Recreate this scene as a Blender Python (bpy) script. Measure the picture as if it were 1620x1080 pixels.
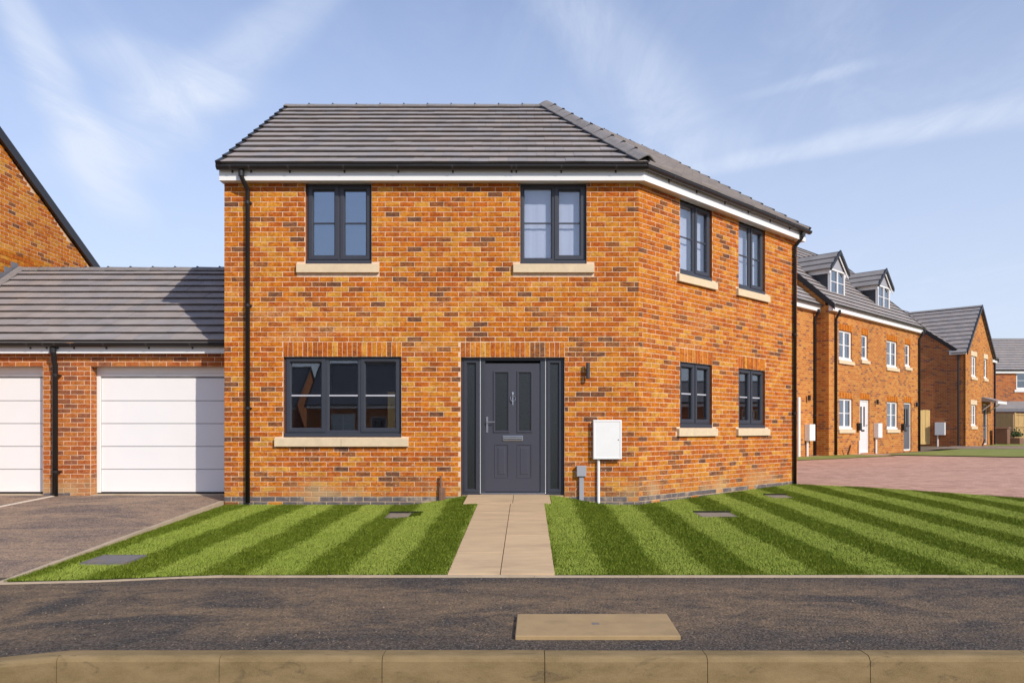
import bpy, bmesh, math, random
import numpy as np
from mathutils import Vector, Matrix

random.seed(7); rng = np.random.default_rng(7)
for o in list(bpy.data.objects): bpy.data.objects.remove(o)
SC = bpy.context.scene
COL = SC.collection
R = math.radians

# ------------------------------------------------------------------ camera
cam = bpy.data.cameras.new('camera'); camo = bpy.data.objects.new('camera', cam); COL.objects.link(camo)
camo.location = (0, 0, 0.968); camo.rotation_euler = (R(90), 0, 0)
cam.sensor_width = 36; cam.lens = 36 * 1241 / 1620
cam.shift_x = -20 / 1620; cam.shift_y = 140 / 1620
cam.clip_start = 0.1; cam.clip_end = 2000
SC.camera = camo

# ------------------------------------------------------------------ sun and sky
SUN_DIR = Vector((0.84, -1.0, 0.815)).normalized()       # towards the sun
SUN_EL = math.asin(SUN_DIR.z); SUN_AZ = math.atan2(SUN_DIR.x, SUN_DIR.y)
sun = bpy.data.lights.new('sun', 'SUN'); suno = bpy.data.objects.new('sun', sun); COL.objects.link(suno)
sun.energy = 4.1; sun.angle = R(0.5); sun.color = (1.0, 0.925, 0.82)
suno.rotation_euler = SUN_DIR.to_track_quat('Z', 'Y').to_euler(); suno.location = (20, -25, 20)

SC.view_settings.view_transform = 'Standard'; SC.view_settings.look = 'None'
SC.view_settings.gamma = 1.0; SC.view_settings.use_curve_mapping = False
SC.view_settings.exposure = 0.0

W = bpy.data.worlds.new('World'); SC.world = W; W.use_nodes = True
nt = W.node_tree; nt.nodes.clear()

class NG:
    """tiny node helper"""
    def __init__(s, tree): s.t = tree
    def n(s, typ, **kw):
        nd = s.t.nodes.new(typ)
        for k, v in kw.items(): setattr(nd, k, v)
        return nd
    def link(s, a, b): s.t.links.new(a, b)
    def put(s, sock, v):
        if isinstance(v, bpy.types.NodeSocket): s.t.links.new(v, sock)
        else: sock.default_value = v
    def math(s, op, a, b=0.0, c=None, clamp=False):
        nd = s.n('ShaderNodeMath', operation=op, use_clamp=clamp)
        s.put(nd.inputs[0], a); s.put(nd.inputs[1], b)
        if c is not None: s.put(nd.inputs[2], c)
        return nd.outputs[0]
    def mix(s, fac, a, b, typ='MIX'):
        nd = s.n('ShaderNodeMix', data_type='RGBA', blend_type=typ)
        s.put(nd.inputs[0], fac)
        for i, v in ((6, a), (7, b)):
            if not isinstance(v, bpy.types.NodeSocket) and len(v) == 3: v = (*v, 1)
            s.put(nd.inputs[i], v)
        return nd.outputs[2]
    def noise(s, vec, scale, detail=4, rough=.55, dist=0.0):
        nd = s.n('ShaderNodeTexNoise'); s.put(nd.inputs['Vector'], vec)
        nd.inputs['Scale'].default_value = scale; nd.inputs['Detail'].default_value = detail
        nd.inputs['Roughness'].default_value = rough; nd.inputs['Distortion'].default_value = dist
        return nd.outputs[0]
    def ramp(s, v, lo, hi, a=0.0, b=1.0, smooth=True):
        nd = s.n('ShaderNodeMapRange'); nd.interpolation_type = 'SMOOTHSTEP' if smooth else 'LINEAR'
        s.put(nd.inputs[0], v)
        for i, q in zip((1, 2, 3, 4), (lo, hi, a, b)): nd.inputs[i].default_value = q
        return nd.outputs[0]
    def scalevec(s, vec, sc, rot=(0, 0, 0)):
        nd = s.n('ShaderNodeMapping'); s.put(nd.inputs[0], vec)
        nd.inputs['Scale'].default_value = sc; nd.inputs['Rotation'].default_value = rot
        return nd.outputs[0]

def build_world():
    g = NG(nt)
    out = g.n('ShaderNodeOutputWorld'); bg = g.n('ShaderNodeBackground')
    sky = g.n('ShaderNodeTexSky'); sky.sky_type = 'NISHITA'; sky.sun_disc = False
    sky.sun_elevation = SUN_EL; sky.sun_rotation = SUN_AZ
    sky.altitude = 50; sky.air_density = 1.0; sky.dust_density = 0.35; sky.ozone_density = 3.5
    tc = g.n('ShaderNodeTexCoord'); sep = g.n('ShaderNodeSeparateXYZ'); g.link(tc.outputs['Generated'], sep.inputs[0])
    dx, dy, dz = sep.outputs
    zz = g.math('MAXIMUM', g.math('ADD', dz, 0.02), 0.02)
    px = g.math('DIVIDE', dx, zz); py = g.math('DIVIDE', dy, zz)       # a flat cloud layer
    comb = g.n('ShaderNodeCombineXYZ'); g.link(px, comb.inputs[0]); g.link(py, comb.inputs[1])
    P = comb.outputs[0]
    wob = g.math('SUBTRACT', g.noise(P, 1.3, 3), 0.5)
    fine = g.noise(g.scalevec(P, (1.0, .40, 1), (0, 0, R(24))), 3.6, 9, .66, .7)
    big = g.noise(P, .5, 3, .5)
    total = None
    def trail(p0, p1, w0, w1, strength, soft=1.0):
        # a contrail: line through two points of the cloud layer, fading in width from w0 to w1
        nonlocal total
        a = Vector(p0); b = Vector(p1); d = (b - a); L = d.length; d /= L; nrm = Vector((-d.y, d.x))
        off = nrm.dot(a)
        dist = g.math('SUBTRACT', g.math('ADD', g.math('MULTIPLY', px, nrm.x), g.math('MULTIPLY', py, nrm.y)), off)
        dist = g.math('ABSOLUTE', g.math('ADD', dist, g.math('MULTIPLY', wob, .22 * (w0 + w1))))
        along = g.math('SUBTRACT', g.math('ADD', g.math('MULTIPLY', px, d.x), g.math('MULTIPLY', py, d.y)), d.dot(a))
        width = g.ramp(along, 0, L, w0, w1, False)
        q = g.ramp(g.math('DIVIDE', dist, width), .15, 1.0, 1, 0)
        ends = g.math('MULTIPLY', g.ramp(along, -.25 * L, .15 * L), g.ramp(along, .85 * L, 1.3 * L, 1, 0))
        q = g.math('MULTIPLY', g.math('MULTIPLY', q, ends), g.ramp(fine, .30, .66, .55, 1))
        q = g.math('MULTIPLY', q, strength)
        total = q if total is None else g.math('ADD', total, q)
    def pl(x, y):
        z = (680 - y) / 1241 + .02
        return ((x - 830) / 1241 / z, 1 / z)
    trail(pl(10, -20), pl(190, 330), .06, .20, .62)
    trail(pl(500, -10), pl(150, 260), .09, .30, .40)
    trail(pl(900, -20), pl(1120, 250), .14, .26, .36)
    trail(pl(1130, 262), pl(1640, 165), .12, .20, .48)
    trail(pl(1180, 150), pl(1380, 95), .05, .06, .22)
    trail(pl(160, 60), pl(330, 160), .16, .34, .40)
    veil = g.math('MULTIPLY', g.ramp(fine, .38, .78), g.ramp(big, .42, .66, .12, .55))
    total = g.math('ADD', total, g.math('MULTIPLY', veil, .55))
    total = g.math('MULTIPLY', total, g.ramp(dz, .0, .12))
    total = g.math('MINIMUM', total, .85)
    hazef = g.ramp(dz, -.02, .50, 1.0, .28, False)                      # pale air low over the horizon, all round
    col = g.mix(hazef, g.mix(1.0, sky.outputs[0], (1.0, 1.05, 1.22), 'MULTIPLY'), (4.75, 5.25, 6.25))
    col = g.mix(total, col, (5.2, 5.7, 6.7))
    g.link(col, bg.inputs[0]); bg.inputs[1].default_value = 0.15
    g.link(bg.outputs[0], out.inputs[0])
build_world()

# ------------------------------------------------------------------ materials
def new_mat(name):
    m = bpy.data.materials.new(name); m.use_nodes = True
    g = NG(m.node_tree); b = m.node_tree.nodes['Principled BSDF']
    geo = g.n('ShaderNodeNewGeometry')
    return m, g, b, geo.outputs['Position']

def mk(name, col, rough=.6, var=.12, vs=6.0, col2=None, f2=(.5, .7), s2=2.0, bump=0.0, bs=60.0, metal=0.0, stretch=(1, 1, 1), spec=.5, coat=0.0, rnd=0.0):
    m, g, b, pos = new_mat(name)
    pos = g.scalevec(pos, stretch)
    n1 = g.noise(pos, vs, 5)
    k = g.ramp(n1, .25, .75, 1 - var, 1 + var, False)
    if rnd:
        oi = g.n('ShaderNodeObjectInfo'); k = g.math('MULTIPLY', k, g.ramp(oi.outputs['Random'], 0, 1, 1 - rnd, 1 + rnd, False))
    c = g.mix(1.0, (*col, 1), k, 'MULTIPLY')
    if col2 is not None:
        c = g.mix(g.ramp(g.noise(pos, s2, 6, .6), *f2), c, (*col2, 1))
    g.link(c, b.inputs['Base Color'])
    b.inputs['Roughness'].default_value = rough; b.inputs['Metallic'].default_value = metal
    b.inputs['Specular IOR Level'].default_value = spec; b.inputs['Coat Weight'].default_value = coat
    if bump:
        bp = g.n('ShaderNodeBump'); bp.inputs['Strength'].default_value = bump; bp.inputs['Distance'].default_value = .01
        g.link(g.noise(pos, bs, 4, .7), bp.inputs['Height']); g.link(bp.outputs[0], b.inputs['Normal'])
    return m

def brick_mat(name, col, dark, light):
    """one fired brick: streaky face with darker and paler patches; site dust low on the wall, lime specks"""
    m, g, b, pos = new_mat(name)
    st = g.scalevec(pos, (9, 9, 28))
    n1 = g.noise(st, 1.6, 5, .6, .6); n2 = g.noise(pos, 34, 4, .7)
    oi = g.n('ShaderNodeObjectInfo')
    c = g.mix(g.ramp(n1, .40, .66), (*col, 1), (*light, 1))
    c = g.mix(g.ramp(n2, .46, .68, 0, .9), c, (*dark, 1))
    c = g.mix(g.ramp(g.noise(g.scalevec(pos, (5, 5, 14)), 1.5, 3, .5, .4), .52, .68, 0, .6), c, (*dark, 1))
    # big soft shifts across the wall
    k = g.ramp(g.noise(pos, 7.0, 2), .3, .7, .84, 1.14, False)
    c = g.mix(1.0, c, k, 'MULTIPLY')
    # lime specks near the ground
    sep = g.n('ShaderNodeSeparateXYZ'); g.link(pos, sep.inputs[0]); z = sep.outputs[2]
    low = g.ramp(z, .05, 1.1, 1, 0)
    spk = g.math('MULTIPLY', g.ramp(g.noise(pos, 26, 3, .6), .63, .70), low)
    c = g.mix(g.math('MULTIPLY', spk, .75), c, (.66, .50, .36, 1))
    # pale lime bloom left by the bricklayers, in level smears
    bl = g.math('MULTIPLY', g.ramp(g.noise(g.scalevec(pos, (.55, .55, 2.6)), 1.5, 6, .66, .5), .50, .70), g.ramp(g.math('ABSOLUTE', g.math('SUBTRACT', z, 2.75)), .25, 1.0, 1, .18))
    c = g.mix(g.math('MULTIPLY', bl, g.ramp(n2, .30, .62, .62, .18)), c, (.64, .36, .15, 1))
    # splashed clay dust at the foot
    wig = g.math('ADD', z, g.math('MULTIPLY', g.noise(pos, 1.1, 4), -.55))
    dust = g.math('MULTIPLY', g.ramp(wig, -.30, .06, 1, 0), g.ramp(g.noise(pos, .75, 2), .46, .66, .08, .72))
    c = g.mix(dust, c, (.50, .36, .19, 1))
    g.link(c, b.inputs['Base Color']); b.inputs['Roughness'].default_value = .9; b.inputs['Specular IOR Level'].default_value = .2
    bp = g.n('ShaderNodeBump'); bp.inputs['Strength'].default_value = .55; bp.inputs['Distance'].default_value = .012
    g.link(g.noise(g.scalevec(pos, (1, 1, 2.0)), 48, 5, .7), bp.inputs['Height']); g.link(bp.outputs[0], b.inputs['Normal'])
    return m

M = {}
BR = [
    brick_mat('brick_orange',  (.52, .146, .0100), (.32, .066, .008), (.60, .220, .020)),
    brick_mat('brick_red',     (.45, .104, .0100), (.27, .048, .009), (.53, .155, .015)),
    brick_mat('brick_amber',   (.55, .196, .0180), (.40, .100, .011), (.62, .285, .034)),
    brick_mat('brick_gold',    (.57, .250, .0320), (.42, .130, .015), (.66, .35, .062)),
    brick_mat('brick_rust',    (.37, .090, .0140), (.22, .045, .011), (.47, .145, .019)),
    brick_mat('brick_brown',   (.235, .080, .0260), (.11, .040, .021), (.38, .125, .024)),
    brick_mat('brick_umber',   (.150, .066, .036), (.080, .038, .027), (.29, .105, .034)),
]
BRW = [.37, .21, .18, .055, .095, .055, .035]
BLUE = mk('brick_blue_grey', (.118, .096, .098), .6, .25, 14, (.36, .28, .20), (.48, .70), 5, .3, 60)
BRG = [  # the garages' plainer brick
    brick_mat('brick_garage_orange', (.46, .150, .034), (.34, .085, .022), (.52, .20, .050)),
    brick_mat('brick_garage_red', (.40, .105, .026), (.28, .060, .018), (.46, .15, .036)),
    brick_mat('brick_garage_brown', (.26, .092, .045), (.18, .060, .034), (.34, .12, .045)),
]
def mortar_mat():
    m, g, b, pos = new_mat('mortar')
    sep = g.n('ShaderNodeSeparateXYZ'); g.link(pos, sep.inputs[0])
    c = g.mix(g.ramp(g.noise(pos, 18, 4), .3, .7), (.66, .46, .31), (.78, .57, .41))
    c = g.mix(g.ramp(g.math('ADD', sep.outputs[2], g.math('MULTIPLY', g.noise(pos, 1.1, 4), -.5)), -.25, .15, .7, 0), c, (.50, .37, .21))
    g.link(c, b.inputs['Base Color']); b.inputs['Roughness'].default_value = .95; b.inputs['Specular IOR Level'].default_value = .1
    return m
M['mortar'] = mortar_mat()

def brick_tex_mat(name, c1, c2, c3, mort):
    """far walls, bricks too small to tell apart; UV in metres"""
    m, g, b, pos = new_mat(name)
    uv = g.n('ShaderNodeUVMap')
    bt = g.n('ShaderNodeTexBrick'); g.link(uv.outputs[0], bt.inputs['Vector'])
    bt.inputs['Scale'].default_value = 1; bt.inputs['Brick Width'].default_value = .2224; bt.inputs['Row Height'].default_value = .07566
    bt.inputs['Mortar Size'].default_value = .0055; bt.inputs['Mortar Smooth'].default_value = .1; bt.inputs['Bias'].default_value = 0
    bt.inputs['Color1'].default_value = (0, 0, 0, 1); bt.inputs['Color2'].default_value = (1, 1, 1, 1); bt.inputs['Mortar'].default_value = (0, 0, 0, 1)
    v = bt.outputs['Color']
    c = g.mix(g.ramp(v, .30, .62), (*c1, 1), (*c2, 1))
    c = g.mix(g.ramp(v, .80, .86), c, (*c3, 1))
    c = g.mix(1.0, c, g.ramp(g.noise(pos, .6, 3), .3, .7, .86, 1.12, False), 'MULTIPLY')
    c = g.mix(bt.outputs['Fac'], c, (*mort, 1))
    g.link(c, b.inputs['Base Color']); b.inputs['Roughness'].default_value = .92; b.inputs['Specular IOR Level'].default_value = .15
    bp = g.n('ShaderNodeBump'); bp.inputs['Strength'].default_value = .5; bp.inputs['Distance'].default_value = .008; bp.invert = True
    g.link(bt.outputs['Fac'], bp.inputs['Height']); g.link(bp.outputs[0], b.inputs['Normal'])
    return m
M['brick_far'] = brick_tex_mat('brick_far', (.43, .140, .024), (.50, .205, .040), (.25, .090, .035), (.54, .34, .19))
M['brick_far2'] = brick_tex_mat('brick_far_red', (.40, .11, .030), (.44, .155, .042), (.20, .075, .045), (.50, .33, .22))

M['white'] = mk('white_upvc', (.80, .79, .77), .35, .03, 3)
M['door_white'] = mk('garage_door_white', (.80, .79, .785), .42, .015, 2, bump=.04, bs=240)
M['anthracite'] = mk('anthracite_upvc', (.036, .039, .052), .42, .08, 8, bump=.03, bs=200)
M['leaf'] = mk('door_leaf_slate', (.046, .047, .064), .45, .05, 5, bump=.12, bs=90, stretch=(1, 1, .12))
M['black'] = mk('black_plastic', (.014, .012, .012), .38, .1, 5)
M['bracket'] = mk('bracket_plastic', (.05, .045, .045), .35, .1, 5)
M['lead'] = mk('lead', (.15, .15, .17), .5, .15, 8)
M['stone'] = mk('cast_stone_sill', (.66, .52, .34), .85, .08, 9, (.56, .45, .30), (.55, .8), 4, .15, 90)
M['steel'] = mk('steel', (.42, .42, .43), .25, .05, 6, metal=.9)
M['bar_sunlit'] = mk('bar_sunlit', (.46, .46, .50), .4, .03, 3)  # ground floor bars: sunlit look of anthracite painted as pale grey
M['edging_pale'] = mk('edging_pale', (.66, .56, .46), .9, .1, 6)
M['chrome'] = mk('chrome', (.60, .60, .62), .18, .03, 6, metal=1.0)
M['grey_box'] = mk('grey_plastic', (.33, .33, .36), .45, .05, 6)
M['plaster'] = mk('plaster', (.50, .49, .49), .9, .05, 2)
M['blind'] = mk('blind_fabric', (.43, .46, .60), .9, .06, 1.2)
M['floor_int'] = mk('bare_floor', (.16, .12, .10), .9, .2, 3)
M['wood'] = mk('fence_wood', (.56, .36, .15), .8, .2, 3, (.40, .24, .09), (.5, .7), 6, .2, 60, stretch=(6, 6, .5))
M['wood_new'] = mk('new_timber', (.66, .45, .17), .7, .12, 3, (.55, .34, .11), (.5, .75), 5, stretch=(6, 6, .5))
M['drain'] = mk('clay_pipe', (.20, .10, .06), .6, .2, 20)
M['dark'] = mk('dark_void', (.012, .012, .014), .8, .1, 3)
TILE = [mk('tile_%s' % n, c, .78, .14, 3.2, c2, (.55, .8), 7, .25, 110, rnd=.06) for n, c, c2 in (
    ('grey', (.296, .264, .250), (.35, .315, .285)), ('warm', (.305, .266, .246), (.365, .318, .28)), ('cool', (.276, .252, .248), (.325, .298, .28)))]
M['tile_far'] = mk('tile_far', (.255, .235, .228), .8, .14, 2, (.30, .275, .26), (.5, .8), 4)
M['ridge'] = mk('ridge_tile', (.215, .195, .185), .75, .16, 9, (.29, .26, .24), (.5, .75), 14, .3, 120, rnd=.12)

def glass_mat(name, base, tint, refl=(.92, .95, 1)):
    m = bpy.data.materials.new(name); m.use_nodes = True; t = m.node_tree; t.nodes.clear(); g = NG(t)
    out = g.n('ShaderNodeOutputMaterial'); mx = g.n('ShaderNodeMixShader'); tr = g.n('ShaderNodeBsdfTransparent'); gl = g.n('ShaderNodeBsdfGlossy')
    tr.inputs[0].default_value = (*tint, 1); gl.inputs[0].default_value = (*refl, 1); gl.inputs['Roughness'].default_value = .012
    geo = g.n('ShaderNodeNewGeometry')
    bp = g.n('ShaderNodeBump'); bp.inputs['Strength'].default_value = .012; bp.inputs['Distance'].default_value = .02
    g.link(g.noise(geo.outputs['Position'], 1.6, 2), bp.inputs['Height']); g.link(bp.outputs[0], gl.inputs['Normal'])
    lw = g.n('ShaderNodeLayerWeight'); lw.inputs[0].default_value = .5
    g.link(g.math('MINIMUM', g.math('ADD', g.math('MULTIPLY', g.math('POWER', lw.outputs['Facing'], 4.0), .8), base), 1.0), mx.inputs[0])
    g.link(tr.outputs[0], mx.inputs[1]); g.link(gl.outputs[0], mx.inputs[2]); g.link(mx.outputs[0], out.inputs[0])
    return m
M['glass'] = glass_mat('window_glass', .095, (.97, .98, .98))
M['glass_sky_tint'] = glass_mat('window_glass_sky_tint', .22, (.93, .95, .97), (.74, .85, 1.0))  # stronger reflection tinted blue, painting in a bluer mirrored sky
M['glass_far'] = glass_mat('window_glass_far', .20, (.6, .66, .68))
def obscure_glass():
    m, g, b, pos = new_mat('obscured_glass')
    b.inputs['Base Color'].default_value = (.012, .015, .015, 1); b.inputs['Roughness'].default_value = .10; b.inputs['Specular IOR Level'].default_value = .8
    bp = g.n('ShaderNodeBump'); bp.inputs['Strength'].default_value = .35; bp.inputs['Distance'].default_value = .01
    g.link(g.noise(pos, 55, 3), bp.inputs['Height']); g.link(bp.outputs[0], b.inputs['Normal'])
    return m
M['obscure'] = obscure_glass()

def asphalt_mat(name, base, dust, amount, stretch, band=None):
    m, g, b, pos = new_mat(name)
    st = g.scalevec(pos, stretch)
    grain = g.noise(pos, 62, 4, .85); grit = g.n('ShaderNodeTexVoronoi'); g.link(pos, grit.inputs['Vector']); grit.inputs['Scale'].default_value = 58
    patches = g.noise(st, 1.3, 9, .70, .9); fine = g.noise(st, 9.0, 6, .72)
    c = g.mix(g.ramp(grain, .35, .72), tuple(x * .40 for x in base), tuple(x * 1.9 for x in base))
    c = g.mix(g.ramp(grit.outputs['Distance'], .0, .42, .75, 0), c, tuple(x * .28 for x in base))
    sv = g.n('ShaderNodeTexVoronoi'); g.link(pos, sv.inputs['Vector']); sv.inputs['Scale'].default_value = 72
    sp_ = g.n('ShaderNodeSeparateColor'); g.link(sv.outputs['Color'], sp_.inputs[0])
    stone = g.ramp(sp_.outputs[0], 0, 1, .58, 1.50, False)
    c = g.mix(1.0, c, stone, 'MULTIPLY')
    f = g.math('MULTIPLY', g.ramp(patches, .35, .58), g.ramp(fine, .30, .60, .35, 1))
    f = g.math('MULTIPLY', g.math('MULTIPLY', f, g.ramp(grain, .32, .60, .30, 1)), amount)
    if band:
        sy = g.n('ShaderNodeSeparateXYZ'); g.link(pos, sy.inputs[0])
        off = g.math('ABSOLUTE', g.math('SUBTRACT', g.math('ADD', sy.outputs[1], g.math('MULTIPLY', g.math('SUBTRACT', patches, .5), .7)), band[0]))
        f = g.math('MULTIPLY', f, g.ramp(off, band[1], band[2], 1, .22))
    c = g.mix(f, c, dust)
    c = g.mix(1.0, c, g.ramp(sp_.outputs[1], 0, 1, .72, 1.25, False), 'MULTIPLY')
    g.link(c, b.inputs['Base Color']); b.inputs['Roughness'].default_value = .9; b.inputs['Specular IOR Level'].default_value = .25
    bp = g.n('ShaderNodeBump'); bp.inputs['Strength'].default_value = .9; bp.inputs['Distance'].default_value = .012
    g.link(g.math('ADD', grain, g.math('MULTIPLY', grit.outputs['Distance'], .9)), bp.inputs['Height']); g.link(bp.outputs[0], b.inputs['Normal'])
    return m
M['footway'] = asphalt_mat('footway_asphalt', (.076, .065, .058), (.29, .195, .115), .92, (.75, 1.25, 1), (5.72, .50, 1.10))
M['driveway'] = asphalt_mat('driveway_asphalt', (.200, .152, .130), (.48, .33, .215), .95, (.6, 1.0, 1))
M['road'] = asphalt_mat('road_asphalt', (.085, .072, .062), (.30, .21, .12), 1.0, (.25, 1.0, 1))
def kerb_mat():
    m, g, b, pos = new_mat('kerb_concrete')
    st = g.scalevec(pos, (1, 2.5, 2.5))
    c = g.mix(g.ramp(g.noise(st, 3.0, 6, .62), .3, .7), (.170, .118, .052), (.270, .190, .092))
    c = g.mix(g.ramp(g.noise(st, 4.5, 5, .65, 1.0), .58, .72, 0, .75), c, (.085, .062, .038))
    c = g.mix(g.ramp(g.noise(pos, 120, 3, .7), .35, .7, .0, .30), c, (.30, .22, .125))
    g.link(c, b.inputs['Base Color']); b.inputs['Roughness'].default_value = .9; b.inputs['Specular IOR Level'].default_value = .2
    bp = g.n('ShaderNodeBump'); bp.inputs['Strength'].default_value = .35; bp.inputs['Distance'].default_value = .006
    g.link(g.noise(pos, 140, 4, .7), bp.inputs['Height']); g.link(bp.outputs[0], b.inputs['Normal'])
    return m
M['kerb'] = kerb_mat()
M['edging'] = mk('edging_concrete', (.46, .36, .25), .9, .12, 7, (.33, .23, .13), (.5, .75), 1.6, .2, 120)
M['slab'] = mk('path_slab', (.54, .385, .225), .9, .08, 5, (.44, .31, .185), (.45, .72), 2.2, .18, 150, stretch=(.7, 2.2, 1), rnd=.04)
M['chamber'] = mk('chamber_concrete', (.36, .245, .120), .9, .10, 9, (.29, .20, .10), (.5, .75), 4, .25, 160)
M['edge_dark'] = mk('cover_edge_dark', (.020, .018, .008), 1, .3, 8)  # near-black, for the strip behind the sunken covers
M['cover_stone'] = mk('cover_concrete', (.24, .20, .15), .9, .15, 9)
M['soil'] = mk('soil', (.17, .12, .07), .95, .25, 3)
M['metal_cover'] = mk('cover_metal', (.17, .155, .15), .6, .2, 20, (.22, .17, .12), (.5, .7), 6, .3, 150)
def lawn_sheet():
    m, g, b, pos = new_mat('lawn_ground')
    c = g.mix(g.ramp(g.noise(pos, 22, 5, .7), .3, .7), (.038, .056, .006), (.080, .110, .012))
    g.link(c, b.inputs['Base Color']); b.inputs['Roughness'].default_value = 1; b.inputs['Specular IOR Level'].default_value = 0
    return m
M['lawn'] = lawn_sheet()
def blade(name, a, c2):
    m, g, b, pos = new_mat(name)
    c = g.mix(g.ramp(g.noise(pos, 2.2, 4, .6), .32, .68), a, c2)
    c = g.mix(g.ramp(g.noise(pos, 38, 2), .35, .7, 0, .5), c, tuple(x * 1.35 for x in c2))
    c = g.mix(g.ramp(g.noise(pos, 5.5, 4, .65), .52, .72, 0, .45), c, (a[0] * 1.35, a[1] * 1.02, a[2] * 1.3))
    c = g.mix(g.ramp(g.noise(g.scalevec(pos, (1, 1.8, 1)), 9, 3, .6), .50, .72, 0, .45), c, tuple(x * .55 for x in a))
    g.link(c, b.inputs['Base Color']); b.inputs['Roughness'].default_value = .65; b.inputs['Specular IOR Level'].default_value = .25
    b.inputs['Subsurface Weight'].default_value = 0
    return m
M['blade_lit'] = blade('grass_blade_bent_away_lit', (.205, .270, .030), (.262, .310, .048))  # paler green: the sheen of blades bent away is put into the colour
M['blade_shaded'] = blade('grass_blade_bent_near_shaded', (.108, .158, .009), (.146, .190, .013))  # darker green: the shaded look of blades bent near is painted in
M['far_grass'] = mk('verge_grass', (.19, .215, .03), .95, .2, 5, (.25, .26, .06), (.45, .7), 1.5)
def paving():
    m, g, b, pos = new_mat('block_paving')
    mp = g.scalevec(pos, (1, 1, 0), (0, 0, R(12)))
    bt = g.n('ShaderNodeTexBrick'); g.link(mp, bt.inputs['Vector'])
    bt.inputs['Scale'].default_value = 1; bt.inputs['Brick Width'].default_value = .20; bt.inputs['Row Height'].default_value = .10
    bt.inputs['Mortar Size'].default_value = .0035; bt.inputs['Color1'].default_value = (.34, .185, .135, 1); bt.inputs['Color2'].default_value = (.60, .36, .275, 1)
    bt.inputs['Mortar'].default_value = (.22, .13, .095, 1)
    c = g.mix(g.ramp(g.noise(g.scalevec(pos, (.25, 1, 1)), 1.4, 6, .65), .3, .7, 0, .6), bt.outputs['Color'], (.58, .355, .26))
    g.link(c, b.inputs['Base Color']); b.inputs['Roughness'].default_value = .9; b.inputs['Specular IOR Level'].default_value = .2
    return m
M['paving'] = paving()
M['shrub'] = mk('shrub_leaf', (.05, .08, .02), .7, .3, 9)

# ------------------------------------------------------------------ helpers
def tag(o, label=None, cat=None, group=None, kind=None):
    if label: o['label'] = label
    if cat: o['category'] = cat
    if group: o['group'] = group
    if kind: o['kind'] = kind
    return o
def thing(name, loc, label, cat, group=None):
    o = bpy.data.objects.new(name, None); COL.objects.link(o); o.location = loc; o.empty_display_size = .3
    return tag(o, label, cat, group)

class Fr:
    """a wall's frame: s along it, d outwards from its face, z up"""
    def __init__(s, x, y, ux, uy):
        s.O = Vector((x, y, 0)); s.uo = 0.0; s.u = Vector((ux, uy, 0)).normalized(); s.n = Vector((s.u.y, -s.u.x, 0))
    def p(s, a, d, z): return s.O + s.u * a + s.n * d + Vector((0, 0, z))
    def sub(s, a, d=0.0):
        q = s.p(a, d, 0); f = Fr(q.x, q.y, s.u.x, s.u.y); f.uo = s.uo + a; return f
    def side(s, a):          # the wall that turns back inwards from position a, seen from the low-s side
        q = s.p(a, 0, 0); return q

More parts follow.
